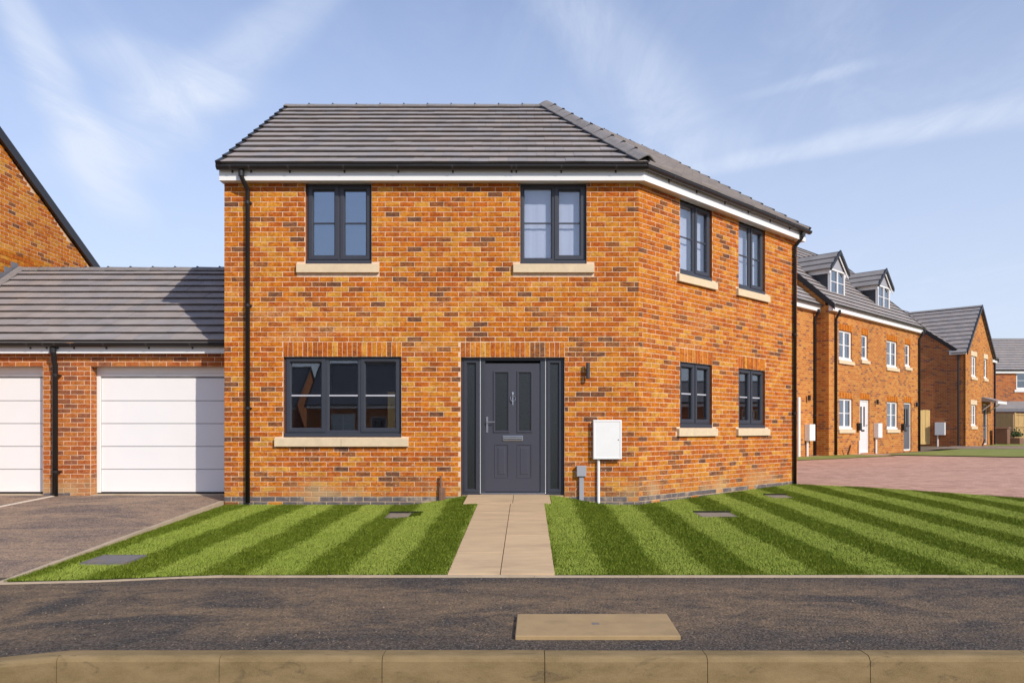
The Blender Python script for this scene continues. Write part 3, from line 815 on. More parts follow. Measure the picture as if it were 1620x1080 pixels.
# kerb stones
kerb = bpy.data.objects.new('kerb', None); COL.objects.link(kerb); kerb['kind'] = 'structure'
kx = -2.63 - .9144 * 18
for i in range(44):
    a, b = kx + i * .9144, kx + (i + 1) * .9144
    def top(x): return -.303 - .088 * min(1, max(0, (-2.63 - x) / .914))
    if b < -9 or a > 11: continue
    mb = MB(); sec = []
    for x in (a + .002, b - .002):
        t = top(x); sec.append([(x, 4.535, t - .25), (x, 4.535, t), (x, 4.442, t), (x, 4.426, t - .004), (x, 4.413, t - .014), (x, 4.405, t - .030), (x, 4.402, -.50)])
    n = len(sec[0]); mb.v = sec[0] + sec[1]
    for j in range(n): mb.f.append((j, (j + 1) % n, n + (j + 1) % n, n + j))
    mb.f.append(tuple(range(n))); mb.f.append(tuple(reversed(range(n, 2 * n)))); mb.mi = [0] * len(mb.f); mb.uv = [None] * len(mb.f)
    o = mb.build('kerb_stone', M['kerb'], None, fix=True); o.parent = kerb
    o.location.z = (_rr.random() - .5) * .003; o.location.y = (_rr.random() - .5) * .004

# thin concrete edging
edging = bpy.data.objects.new('edging', None); COL.objects.link(edging); edging['kind'] = 'structure'
def edge_run(pts, w, zf, mat='edging'):
    for (x0, y0), (x1, y1) in zip(pts[:-1], pts[1:]):
        L = math.hypot(x1 - x0, y1 - y0); n = max(1, round(L / .914)); F = Fr(x0, y0, x1 - x0, y1 - y0)
        for k in range(n):
            a, b = k * L / n + .0015, (k + 1) * L / n - .0015
            P0, P1 = F.p(a, 0, 0), F.p(b, 0, 0); z0, z1 = zf(P0.x, P0.y), zf(P1.x, P1.y); dj = (_rr.random() - .5) * .004
            mb = MB(); v = []
            for (s_, z_) in ((a, z0), (b, z1)):
                v += [F.p(s_, 0, z_ - .2), F.p(s_, 0, z_ + dj), F.p(s_, -w, z_ + dj), F.p(s_, -w, z_ - .2)]
            mb.v = [tuple(p) for p in v]; mb.f = [(0, 1, 5, 4), (1, 2, 6, 5), (2, 3, 7, 6), (0, 3, 2, 1), (4, 5, 6, 7)]; mb.mi = [0] * 5; mb.uv = [None] * 5
            o = mb.build('edging_stone', M[mat], None, fix=True); o.parent = edging
edge_run([(-9.5, 6.44), (-4.36, 6.44), (-3.6, 6.54), (-2.95, 6.71), (-2.6, 6.75), (13.5, 6.75)], .05, lambda x, y: -.287 if x > -2.9 else -.292)
edge_run([(-4.60, 11.86), (-4.37, 6.50)], .05, lambda x, y: drivez(x, y) + .02)
edge_run([(-7.60, 12.68), (-7.60, 6.46)], .06, lambda x, y: drivez(x, y) + .010, 'edging_pale')

# garden path of paving slabs
path = bpy.data.objects.new('path', None); COL.objects.link(path); path['kind'] = 'structure'
def slab(x0, x1, y0, y1):
    mb = MB(); sk = lambda y: -.0032 * (11 - y)
    g = .0035
    c = [(x0 + g + sk(y0), y0 + g), (x1 - g + sk(y0), y0 + g), (x1 - g + sk(y1), y1 - g), (x0 + g + sk(y1), y1 - g)]
    dz = (_rr.random() - .5) * .004
    mb.v = [(x, y, float(pathz(y)) + .012 + dz) for x, y in c] + [(x, y, float(pathz(y)) - .06) for x, y in c]
    mb.f = [(0, 1, 2, 3), (0, 4, 5, 1), (1, 5, 6, 2), (2, 6, 7, 3), (3, 7, 4, 0)]; mb.mi = [0] * 5; mb.uv = [None] * 5
    o = mb.build('paving_slab', M['slab'], None, bevel=.003, fix=True); o.parent = path
jy = [6.80, 7.69, 8.58, 9.35, 10.18, 11.01]
for y0, y1 in zip(jy[:-1], jy[1:]):
    slab(-.658, -.199, y0, y1); slab(-.199, .278, y0, y1)
slab(-.865, -.17, 11.01, 11.895); slab(-.17, .375, 11.01, 11.895)
MB().box(Fr(-.9, 6.81, 1, 0), 0, 1.3, -5.1, 0, -.5, -.33).build('path_bed', M['soil'], None).parent = path

# ================================================================== MAIN HOUSE
house = thing('house', (-1.4, 11.9, -.15), 'two storey orange brick corner house with dark grey front door and angled right wall', 'house')
FF = Fr(-4.554, 11.9, 1, 0); FA = Fr(1.728, 11.9, CU, SU)
WF, WA = 6.282, 5.257
ZC = -.035 - 4 * BH
front_open = [(1.229, 2.233, 3.488, 4.78), (4.487, 5.494, 3.488, 4.78), (.895, 2.684, .858, 2.080), (3.586, 5.158, -.045, 2.071)]
ang_open = [(1.116, 2.094, 3.497, 4.78), (2.979, 3.956, 3.497, 4.78), (1.116, 2.094, 1.003, 2.075), (2.979, 3.956, 1.003, 2.075)]
mb = wall_mesh(MB(), FF, WF, ZC - .1, 4.80, front_open, .10, rmi=1); wf = mb.build('wall', [M['mortar'], BR[4]], house)  # reveals in a darker brick, their shade put into the colour
wf['label'] = 'front wall of orange brick with the dark grey door'
mb = wall_mesh(MB(), FA, WA, ZC - .1, 4.80, ang_open, .10, rmi=1); wa = mb.build('wall', [M['mortar'], BR[4]], house)  # same darker reveal brick, standing in for shade
wa['label'] = 'angled right wall of orange brick with four grey windows'
fs = [(.771, 2.794, .719, .858), (1.102, 2.349, 3.346, 3.488), (4.381, 5.609, 3.346, 3.488)]
fsold = [(.891, 2.688, 2.080, 2.306), (3.582, 5.162, 2.071, 2.302)]
as_ = [(a - .095, b + .105, z - .137, z) for a, b, z in ((1.116, 2.094, 3.497), (2.979, 3.956, 3.497), (1.116, 2.094, 1.003), (2.979, 3.956, 1.003))]
asold = [(1.10, 2.11, 2.075, 2.302), (2.963, 3.972, 2.075, 2.302)]
rf = lay_bricks(FF, WF + .003, ZC, 4.705, front_open + fs, fsold, -.035)
ra = lay_bricks(FA, WA, ZC, 4.705, ang_open + as_, asold, -.035, first=-.003, phase=1)
used = place_bricks(rf, FF, wf, near=lambda r: abs((r[0] + r[1]) / 2 - 4.3) + abs((r[2] + r[3]) / 2 - 1.2) * .9, limit=300)
place_bricks(ra, FA, wa, limit=0)

# shell behind the brick: rear walls, floors, plaster
INW = Vector((-SU, CU, 0)); Cc = Vector((1.728, 11.9, 0))
HD = 6.316
def plan(off):
    """house outline set in by off"""
    t = math.tan(TH / 2)
    A = Vector((-4.554 + off, 11.9 + off, 0)); C = Cc + Vector((-off * t, off, 0))
    E = Cc + Vector((CU, SU, 0)) * (WA - off) + INW * off
    E2 = Cc + Vector((CU, SU, 0)) * (WA + .13 * HD - off) + INW * (HD - off); P2 = Cc + Vector((-(HD - off) * t, HD - off, 0)); A2 = Vector((-4.554 + off, 11.9 + HD - off, 0))
    return [A, C, E, E2, P2, A2]
pl_ = plan(0)
for i, j in ((2, 3), (3, 4), (4, 5), (5, 0)):
    a, b = pl_[i], pl_[j]; dv = (b - a).normalized()
    if i == 2: a = a + dv * .104
    if j == 0: b = b - dv * .104
    F = Fr(a.x, a.y, b.x - a.x, b.y - a.y); L = (b - a).length
    topz = [(L / 2, 7.05)] if (i, j) in ((2, 3), (5, 0)) else None
    wall_mesh(MB(), F, L, -.4, 4.85, [], .10, top=topz).build('wall', M['brick_far'], house)
inner = plan(.14)
for i, j, F, w, ops in ((0, 1, FF, WF, front_open), (1, 2, FA, WA, ang_open)):
    wall_mesh(MB(), F, w - .05, -.03, 4.70, [(a, b, c, min(d, 4.66)) for a, b, c, d in ops], .02, d=-.13, close=False).build('interior_lining', M['plaster'], house)
for i, j in ((2, 3), (3, 4), (4, 5), (5, 0)):
    a, b = inner[i], inner[j]; MB().quad([b, a, a + Vector((0, 0, 4.7)), b + Vector((0, 0, 4.7))]).build('interior_lining', M['plaster'], house)
for z, th, mt in ((-.02, .05, 'floor_int'), (2.42, .22, 'plaster'), (4.72, .03, 'plaster')):
    q = plan(.15); MB().prism([p + Vector((0, 0, z)) for p in q], Vector((0, 0, th))).build('floor', M[mt], house, fix=True)
# partitions
MB().box(Fr(-1.35, 12.1, 0, 1), 0, 5.9, -.05, .05, .03, 2.42).build('partition', M['plaster'], house)
MB().box(Fr(-1.0, 12.1, 0, 1), 0, 5.9, -.05, .05, 2.65, 4.70).build('partition', M['plaster'], house)
MB().box(FF, 3.25, 5.6, -2.4, -2.3, .03, 2.42).build('partition', M['plaster'], house)

# windows
window(house, FF, 1.229, 2.233, 3.488, 4.70, [(1, 'sash'), (1, 'sash')], glass='glass_sky_tint')
window(house, FF, 4.487, 5.494, 3.488, 4.70, [(1.03, 'fixed'), (1, 'sash')])
window(house, FF, .895, 2.684, .858, 2.076, [(1.2, 'sash'), (1.0, 'fixed'), (1.2, 'sash')], bar_mat='bar_sunlit', recess=.055)
for k, (a, b, c, d) in enumerate(ang_open):
    window(house, FA, a, b, c, min(d - .004, 4.70), [(1, 'fixed'), (1, 'sash')] if k < 2 else [(1, 'sash'), (1, 'sash')], bar_mat=None if k < 2 else 'bar_sunlit', recess=.042)
sill(house, FF, .771, 2.794, .719, .856, joints=(1.779,)); sill(house, FF, 1.102, 2.349, 3.346, 3.486); sill(house, FF, 4.381, 5.609, 3.346, 3.486)
for a, b, c, d in as_: sill(house, FA, a, b, c, d - .002)
def blind(F, a, b, c, d):
    mb = MB(); n = 26
    for i in range(n):
        x0, x1 = a + (b - a) * i / n, a + (b - a) * (i + 1) / n; e0, e1 = [-.175 + .0025 * math.sin(q * 1.7) for q in (i, i + 1)]
        mb.quad([F.p(x0, e0, c), F.p(x1, e1, c), F.p(x1, e1, d), F.p(x0, e0, d)])
    mb.build('net_curtain', M['blind'], house)
blind(FF, 4.40, 5.58, 3.42, 4.69); blind(FA, 1.03, 2.18, 3.42, 4.69); blind(FA, 2.90, 4.04, 3.42, 4.69)

# front door set
D0 = -.070
mb = MB()
mb.ring(FF, 3.590, 5.154, -.02, 2.067, [(0, D0 - .07), (0, D0), (.042, D0), (.042, D0 - .07)])
mb.box(FF, 3.842, 3.952, D0 - .068, D0 + .001, .02, 2.03); mb.box(FF, 4.794, 4.904, D0 - .068, D0 + .001, .02, 2.03)
door = mb.build('door', M['anthracite'], house, bevel=.003, fix=True); door['label'] = 'dark grey front door with two tall panes and side lights'
for s_ in (3.878, 4.872): MB().box(FF, s_ - .003, s_ + .003, D0 - .002, D0 + .006, .0, 2.065).build('frame_seam', M['white'], door)
for a, b in ((3.628, 3.846), (4.900, 5.116)):
    MB().ring(FF, a, b, .02, 2.028, [(0, D0 - .05), (0, D0 + .008), (.034, D0 + .008), (.052, D0 - .016), (.052, D0 - .05)]).build('side_light_frame', M['anthracite'], door, bevel=.002, fix=True)
    MB().box(FF, a + .048, b - .048, D0 - .034, D0 - .028, .068, 1.980).build('side_light', M['obscure'], door)
lo = [(4.103, 4.295, .958, 1.841), (4.463, 4.645, .958, 1.841)]
FL = FF.sub(3.952); shift = [(a - 3.952, b - 3.952, c, d) for a, b, c, d in lo]
leaf = wall_mesh(MB(), FL, .842, .030, 1.985, shift, .044, d=D0 - .016).build('door_leaf', M['leaf'], door, fix=True)
for a, b, c, d in lo:
    MB().ring(FF, a - .030, b + .030, c - .030, d + .030, [(0, D0 - .02), (.004, D0 - .004), (.016, D0 - .002), (.030, D0 - .014), (.033, D0 - .034)]).build('glazing_moulding', M['leaf'], door, fix=True)
    MB().box(FF, a - .005, b + .005, D0 - .040, D0 - .034, c - .005, d + .005).build('door_glass', M['obscure'], door)
for a, b in ((4.094, 4.305), (4.434, 4.659)):
    mb = MB(); mb.ring(FF, a, b, .239, .752, [(0, D0 - .016), (.006, D0 - .008), (.014, D0 - .010), (.022, D0 - .024), (.034, D0 - .024), (.058, D0 - .010)])
    mb.quad([FF.p(a + .058, D0 - .010, .297), FF.p(b - .058, D0 - .010, .297), FF.p(b - .058, D0 - .010, .694), FF.p(a + .058, D0 - .010, .694)])
    mb.build('door_panel', M['leaf'], door, fix=True)
mb = MB(); mb.ring(FF, 4.214, 4.530, .800, .885, [(0, D0 - .016), (.003, D0 - .004), (.014, D0 - .002), (.018, D0 - .008)])
mb.box(FF, 4.232, 4.512, D0 - .016, D0 - .006, .818, .862); mb.build('letter_plate', M['steel'], door, fix=True)
MB().box(FF, 4.236, 4.508, D0 - .0058, D0 - .0035, .826, .836).build('letter_slot', M['dark'], door)
mb = MB(); kc = FF.p(4.374, D0 - .002, 1.425); pts = []
mb.cyl(FF.p(4.374, D0 - .016, 1.53), FF.p(4.374, D0 - .004, 1.53), .016, 12); mb.box(FF, 4.368, 4.380, D0 - .016, D0 - .008, 1.35, 1.55)
for i in range(20):
    t0, t1 = [2 * math.pi * q / 20 for q in (i, i + 1)]
    mb.cyl(FF.p(4.374 + .038 * math.cos(t0), D0 + .004, 1.445 + .042 * math.sin(t0)), FF.p(4.374 + .038 * math.cos(t1), D0 + .004, 1.445 + .042 * math.sin(t1)), .007, 6, caps=False)
mb.cyl(FF.p(4.374, D0 - .016, 1.405), FF.p(4.374, D0 + .010, 1.405), .012, 10); mb.build('knocker', M['chrome'], door)
mb = MB(); mb.box(FF, 3.966, 3.996, D0 - .016, D0 - .006, .93, 1.17); mb.cyl(FF.p(3.981, D0 - .01, 1.09), FF.p(3.981, D0 + .045, 1.09), .010, 10); mb.cyl(FF.p(3.975, D0 + .042, 1.09), FF.p(4.10, D0 + .042, 1.092), .009, 10)
mb.cyl(FF.p(3.981, D0 - .008, .99), FF.p(3.981, D0 - .002, .99), .009, 10); mb.build('handle', M['steel'], door)
MB().box(FF, 3.878, 4.872, D0 - .05, D0 + .035, -.022, .008).build('threshold', M['chrome'], door, bevel=.004)
MB().box(FF, 3.60, 5.145, D0 - .08, .0, -.30, -.024).build('threshold_block', M['slab'], door)

# roof: deck, tiles, hip, ridge
PIT = math.atan(.66); cp, sp = math.cos(PIT), math.sin(PIT); EO, EZ = .245, 4.905; RW = 3.158
SL = (RW + EO) / cp; T2 = math.tan(TH / 2); RZ = EZ + (RW + EO) * .66
g1 = Vector((0, cp, sp)); g2 = INW * cp + Vector((0, 0, sp)); U = Vector((CU, SU, 0)); X1 = Vector((1, 0, 0))
org1 = Vector((-4.554, 11.9 - EO, EZ)); org2 = Cc - INW * EO + Vector((0, 0, EZ))
poly1 = [(.0, 0), (WF + EO * T2, 0), (WF - RW * T2, SL), (.0, SL)]
poly2 = [(-EO * T2, 0), (WA + .0, 0), (WA + .44, SL), (RW * T2, SL)]
def on1(a, b): return org1 + X1 * a + g1 * b
def on2(a, b): return org2 + U * a + g2 * b
Pj = on1(*poly1[2]); Pe = on2(*poly2[2]); Pl = on1(*poly1[3])
back1 = Vector((0, -1, 0)); mbk = MB()
mbk.quad([on1(*p) for p in poly1]); mbk.quad([on2(*p) for p in poly2])
rd = Vector((0, (RW + EO) * 1, -(RW + EO) * .66))
BA, BJ, BE = Pl + rd, Pj + Vector(((RW + EO) * -T2, RW + EO, -(RW + EO) * .66)), Pe + INW * (RW + EO) + U * .44 + Vector((0, 0, -(RW + EO) * .66))
mbk.quad([Pj, Pl, BA, BJ]); mbk.quad([Pe, Pj, BJ, BE])
roof = mbk.build('roof', M['tile_far'], house)
nt1 = lay_tiles(org1, X1, g1, poly1, 12.4, .287, roof, 240, near=lambda p: -p.z * 0 + p.length)
lay_tiles(org2, U, g2, poly2, 12.4, .287, roof, 300 - nt1, near=lambda p: p.length, nose=-.004)
lay_ridge(Pl - X1 * .035, Pj, roof)
hip0 = on1(*poly1[1])
lay_ridge(hip0 + (Pj - hip0) * .012, Pj + (Pj - hip0).normalized() * .03, roof, half=.150, drop=.085, lift=.125, name='hip_tile', pitch=.42)
lay_ridge(Pj, Pe + U * .02, roof)
# dark dry-hip strip under the hip tiles
hd = (Pj - hip0); L = hd.length; hd.normalize(); hs = hd.cross(Vector((0, 0, 1))).normalized(); hu = hs.cross(hd)
if hu.z < 0: hu = -hu
mb = MB(); mb.prism([hip0 + hd * (L * .045) + hs * y + hu * z for y, z in ((-.205, -.045), (-.10, .060), (.10, .060), (.205, -.045), (.0, .0))], hd * (L * .93)); mb.build('hip_roll', M['black'], roof, fix=True)
# dry verge caps, one to each course of tiles
def verge_caps(orgv, e, g, a0, rows, slen, sgn, parent, lean=0.0, mat='black'):
    m = e.cross(g); gauge = slen / rows; k = 0
    while k * gauge < slen - .05:
        b0, b1 = k * gauge - .012, min((k + 1) * gauge + .01, slen); mb = MB(); a = a0 + lean * (k * gauge) / slen
        P = lambda aa, bb, z: orgv + e * aa + g * bb + m * z
        x0, x1 = (a - .012 * sgn, a + .055 * sgn)
        lo_, hi_ = min(x0, x1), max(x0, x1); t0, t1 = .064, .036
        mb.v = [tuple(P(aa, bb, z)) for bb, zt in ((b0, t0), (b1, t1)) for aa, z in ((lo_, zt - .13), (hi_, zt - .13), (hi_, zt), (lo_, zt))]
        mb.f = [(0, 1, 2, 3), (4, 7, 6, 5), (0, 4, 5, 1), (1, 5, 6, 2), (2, 6, 7, 3), (3, 7, 4, 0)]; mb.mi = [0] * 6; mb.uv = [None] * 6
        mb.build('verge_cap', M[mat], parent, fix=True); k += 1
verge_caps(org1, X1, g1, .022, 12.4, SL, -1, roof)
verge_caps(org2, U, g2, WA - .02, 12.4, SL, 1, roof, lean=.44)

# fascia, soffit, gutter
def vline(pts, F1, F2):
    nm = (F1.n + F2.n).normalized(); k = 1 / nm.dot(F1.n); return [(pts[0], F1.n, 1), (pts[1], nm, k), (pts[2], F2.n, 1)]
corner = [FF.p(-.012, 0, 0), Cc, FA.p(WA + .06, 0, 0)]
fascia = sweep(vline(corner, FF, FA), [(.128, 4.702), (.153, 4.702), (.153, 4.885), (.128, 4.885)]).build('fascia', M['white'], house, fix=True)
sweep(vline(corner, FF, FA), [(-.02, 4.708), (.1275, 4.708), (.1275, 4.718), (-.02, 4.718)]).build('soffit', M['white'], house, fix=True)
for s_, F in ((-.014, FF), (WA + .052, FA)): MB().box(F, s_ - .008, s_ + .008, -.02, .152, 4.702, 4.98).build('box_end', M['white'], house)
gc = [FF.p(-.030, 0, 0), Cc, FA.p(WA + .10, 0, 0)]
gut = sweep(vline(gc, FF, FA), gutter_prof(.218, 4.898, .060)).build('gutter', M['black'], house, fix=True)
def gutter_bracket(F, s_, parent, dc=.218, zc=4.898, r=.064, df=.153):
    mb = MB(); n = 9
    for i in range(n - 1):
        t0, t1 = math.pi * i / (n - 1), math.pi * (i + 1) / (n - 1)
        P = [(dc - rr * math.cos(t), zc - rr * math.sin(t)) for t in (t0, t1) for rr in (r, r - .005)]
        v = [F.p(s_ + q, d, z) for q in (-.012, .012) for d, z in P]; k = len(mb.v); mb.v += [tuple(p) for p in v]
        for q in ((0, 2, 6, 4), (1, 5, 7, 3), (0, 1, 3, 2), (4, 6, 7, 5)): mb.f.append(tuple(k + w for w in q)); mb.mi.append(0); mb.uv.append(None)
    mb.box(F, s_ - .012, s_ + .012, df, df + .012, zc - .085, zc - .005)
    mb.build('gutter_bracket', M['bracket'], parent, fix=True)
for s_ in (.18, .46, 1.04, 1.859, 2.665, 3.48, 4.36, 4.43, 5.101, 5.916): gutter_bracket(FF, s_, gut)
for s_ in (.575, 1.361, 2.243, 3.035, 3.847, 4.624): gutter_bracket(FA, s_, gut)
downpipe(house, FF, .372, -.13, 4.850, .200, soff=-.045); downpipe(house, FA, 5.06, -.10, 4.850, .200, soff=.02)

# things fixed to the front wall
mb = MB(); lamp = mb.cyl(FF.p(5.508, .085, 1.745), FF.p(5.508, .085, 1.98), .030, 16).build('wall_lamp', M['bracket'], house)
MB().box(FF, 5.49, 5.526, .0085, .062, 1.83, 1.90).build('lamp_bracket', M['bracket'], lamp)
MB().cyl(FF.p(5.508, .085, 1.7448), FF.p(5.508, .085, 1.738), .024, 16).build('lamp_lens', M['dark'], lamp)
mb = MB(); mb.box(FF, 5.592, 6.009, .0085, .085, .534, 1.114); meter = mb.build('meter_box', M['white'], house, bevel=.008)
mb = MB(); mb.ring(FF, 5.585, 6.016, .527, 1.121, [(0, .07), (0, .088), (.012, .096), (.024, .096), (.030, .090)]); mb.quad([FF.p(5.615, .090, .557), FF.p(5.986, .090, .557), FF.p(5.986, .090, 1.091), FF.p(5.615, .090, 1.091)])
mb.build('meter_door', M['white'], meter, fix=True)
MB().cyl(FF.p(5.965, .089, .822), FF.p(5.965, .094, .822), .008, 10).build('lock', M['dark'], meter)
MB().cyl(FF.p(5.671, .035, .535), FF.p(5.671, .035, -.16), .023, 14).build('conduit', M['white'], meter)
gb = MB().box(FF, 5.340, 5.484, .0085, .085, .268, .431).build('junction_box', M['grey_box'], house, bevel=.008)
MB().box(FF, 5.379, 5.446, .0085, .055, -.13, .268).build('trunking', M['grey_box'], gb, bevel=.004)
st = MB().cyl(FF.p(3.288, .06, -.14), FF.p(3.288, .06, .278), .017, 10).build('waste_pipe', M['drain'], house)
MB().box(FF, 3.262, 3.352, .0085, .070, -.16, .10).build('pipe_cover', M['drain'], st, bevel=.006)

# ================================================================== GARAGES
garage = thing('garage', (-7.1, 12.72, -.09), 'pair of joined brick garages with white sectional doors left of the house', 'garage')
FG = Fr(-9.69, 12.72, 1, 0); WG = 5.136
gop = [(.02, 1.88, -.09, 2.003), (2.652, 5.09, -.09, 2.003)]
zg = 2.003 - 28 * BH
gw = wall_mesh(MB(), FG, WG, zg - .05, 2.26, gop, .215).build('wall', M['mortar'], garage)
rg = lay_bricks(FG, WG, zg, 2.24, gop, (), None, phase=1)
rg = [r for r in rg]
for i, r in enumerate(rg):
    if r[3] < -.01: rg[i] = (*r[:4], 'blue') if _rr.random() < .7 else r
place_bricks(rg, FG, gw, limit=300, mats=BRG, weights=[.52, .34, .14], near=lambda r: abs(r[0] - 3.0))
# brick returns inside the door openings
for s_, uu in ((2.652, 1), ):
    FJ = Fr(-9.69 + s_, 12.72, 0, 1)
    rj = lay_bricks(FJ, .175, zg, 2.003, [], (), None)
    rj = [(max(a, .012), b, c, d, k) for a, b, c, d, k in rj if b > .04]
    place_bricks(rj, FJ, gw, limit=0, mats=BRG, weights=[.6, .3, .1])
for k, (a, b, _, _) in enumerate(gop):
    mb = MB(); d = -.18
    mb.box(FG, a + .002, a + .06, d - .04, d, -.06, 1.90); mb.box(FG, b - .06, b - .002, d - .04, d, -.06, 1.90)
    mb.box(FG, a + .002, b - .002, d - .04, d + .006, 1.90, 2.0); mb.box(FG, a + .06, b - .06, d - .04, d - .006, 1.845, 1.899)
    gd = mb.build('garage_door', M['white'], garage, bevel=.004)
    gd['label'] = 'white sectional garage door beside the house' if k else 'white sectional garage door cut by the picture edge'
    hgt = .376; z = -.052
    for q in range(5):
        zt = min(z + hgt - .006, 1.84)
        mb = MB(); mb.box(FG, a + .064, b - .064, d - .055, d - .03, z + .003, zt); o = mb.build('door_panel', M['door_white'], gd, bevel=.005); z += hgt
    MB().box(FG, a + .064, b - .064, d - .055, d - .022, -.078, -.053).build('door_seal', M['dark'], gd)
    MB().box(FG, a + .066, b - .066, d - .07, d - .056, -.05, 1.84).build('door_core', M['grey_box'], gd)
    MB().box(FG, a + .01, b - .01, -.24, .012, -.30, -.079).build('threshold', M['edging'], gd)
# garage rear and side walls
F2_ = Fr(-9.69 + WG, 17.2, -1, 0); wall_mesh(MB(), F2_, WG, -.4, 2.3, [], .1).build('wall', M['brick_far'], garage)
GP = .655; gE, gEZ, gR = .24, 2.36, 2.29; gp = math.atan(GP); gg = Vector((0, math.cos(gp), math.sin(gp)))
GS = (gR + gE) / math.cos(gp); gorg = Vector((-9.69, 12.72 - gE, gEZ)); gpoly = [(.02, 0), (WG, 0), (WG, GS), (.02, GS)]
def ong(a, b): return gorg + X1 * a + gg * b
mb = MB(); mb.quad([ong(*p) for p in gpoly]); r0, r1 = ong(*gpoly[2]), ong(*gpoly[3]); bk = Vector((0, gR + gE, -(gR + gE) * GP)); mb.quad([r0, r1, r1 + bk, r0 + bk])
groof = mb.build('roof', M['tile_far'], garage)
lay_tiles(gorg, X1, gg, gpoly, 11.0, .287, groof, 300, near=lambda p: p.length)
lay_ridge(r1, r0, groof, pitch=.42)
GL2 = [FG.p(-.0, 0, 0), FG.p(WG, 0, 0)]
sweep([(p, FG.n, 1) for p in GL2], [(.105, 2.198), (.128, 2.198), (.128, 2.345), (.105, 2.345)]).build('fascia', M['white'], garage, fix=True)
sweep([(p, FG.n, 1) for p in GL2], [(-.02, 2.204), (.1045, 2.204), (.1045, 2.214), (-.02, 2.214)]).build('soffit', M['white'], garage, fix=True)
gg2 = sweep([(p, FG.n, 1) for p in GL2], gutter_prof(.192, 2.352, .058)).build('gutter', M['black'], garage, fix=True)
for s_ in (1.22, 1.76, 2.02, 2.20, 2.46, 2.98, 3.66, 4.36): gutter_bracket(FG, s_, gg2, .192, 2.352, .062, .128)
downpipe(garage, FG, 2.14, -.09, 2.30, .165, soff=-.0, dw=.105, r=.042)
# stepped lead flashing against the next gable
mb = MB()
for k in range(13):
    b0, b1 = k * GS / 13, (k + 1) * GS / 13; p0 = ong(.012, b0); p1 = ong(.012, b1)
    mb.box(Fr(-9.695, p0.y, 0, 1), 0, p1.y - p0.y, -.012, .006, p0.z - .02, p1.z + .13)
mb.build('lead_flashing', M['lead'], garage)
MB().prism([ong(.02, -.02) + Vector((0, 0, .05)), ong(.15, -.02) + Vector((0, 0, .05)), ong(.15, -.02) + Vector((0, 0, .07)), ong(.02, -.02) + Vector((0, 0, .09))], gg * GS).build('abutment_flashing', M['ridge'], garage, fix=True)

# ================================================================== GENERIC GABLED BLOCK for the other houses
def gabled(parent, F, w, depth, zb, ze, pitch, ops, mat='brick_far', rows=14, oh=.22, tiles=True, left_verge=.05, right_verge=.05, tmat=None, heads=True, gutter=True, gable=(True, True)):
    tan = pitch; zr = ze + depth / 2 * tan
    wl = wall_mesh(MB(), F, w, zb, ze, ops, .12).build('wall', M[mat], parent)
    q = F.p(w, -.1205, 0); F_r = Fr(q.x, q.y, -F.n.x, -F.n.y); q = F.p(0, -depth, 0); F_l = Fr(q.x, q.y, F.n.x, F.n.y); q = F.p(w - .1005, -depth + .0005, 0); F_b = Fr(q.x, q.y, -F.u.x, -F.u.y)
    dq = depth - .1205; zq = ze + .1205 * tan
    for Fs, L, tp in ((F_r, dq, [(dq, ze), (depth / 2 - .1205, zr), (0, zq)][1:] if gable[1] else None), (F_l, dq, [(dq, zq), (depth / 2, zr)] if gable[0] else None), (F_b, w - .201, None)):
        wall_mesh(MB(), Fs, L, zb, ze, [], .1, top=tp).build('wall', M[mat], parent)
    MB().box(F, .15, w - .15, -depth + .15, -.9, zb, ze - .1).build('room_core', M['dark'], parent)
    E0 = ze + .12 - oh * tan * .75; c = 1 / math.sqrt(1 + tan * tan); g = (-F.n * c + Vector((0, 0, tan * c))); SLn = (depth / 2 + oh) / c
    org = F.p(0, oh, E0); poly = [(-left_verge, 0), (w + right_verge, 0), (w + right_verge, SLn), (-left_verge, SLn)]
    P = lambda a, b: org + F.u * a + g * b
    mb = MB(); mb.quad([P(*p) for p in poly]); t0, t1 = P(*poly[2]), P(*poly[3]); bk = -F.n * (depth / 2 + oh) - Vector((0, 0, (depth / 2 + oh) * tan)); mb.quad([t0, t1, t1 + bk, t0 + bk])
    rf = mb.build('roof', tmat or M['tile_far'], parent)
    if tiles: lay_tiles(org, F.u, g, poly, rows, .30, rf, 0)
    up = Vector((0, 0, .05))
    mb = MB(); mb.prism([t1 + F.n * .12 + Vector((0, 0, -.02)), t1 + up, t1 - F.n * .12 + Vector((0, 0, -.02))], t0 - t1); mb.build('ridge', M['ridge'], rf, fix=True)
    for a in (-left_verge, w + right_verge):
        if (a <= 0 and not gable[0]) or (a > 0 and not gable[1]): continue
        for (b0, dirv) in ((P(a, 0), g), (t1 if a < 0 else t0, None)):
            ax = g * SLn if dirv is not None else bk
            mb = MB(); mb.prism([b0 + F.u * x + Vector((0, 0, z)) for x, z in ((-.03, -.14), (.03, -.14), (.03, .07), (-.03, .07))], ax); mb.build('verge', M['black'], rf, fix=True)
    ln = [F.p(-.02, 0, 0), F.p(w + .02, 0, 0)]
    sweep([(p, F.n, 1) for p in ln], [(.0, ze - .19), (.15, ze - .19), (.15, ze - .0), (.0, ze - .0)]).build('fascia', M['white'], parent, fix=True)
    if gutter: sweep([(p, F.n, 1) for p in ln], gutter_prof(.205, ze + .035, .052, n=7)).build('gutter', M['black'], parent, fix=True)
    return dict(roof=rf, wall=wl, P=P, SL=SLn, g=g, zr=zr)

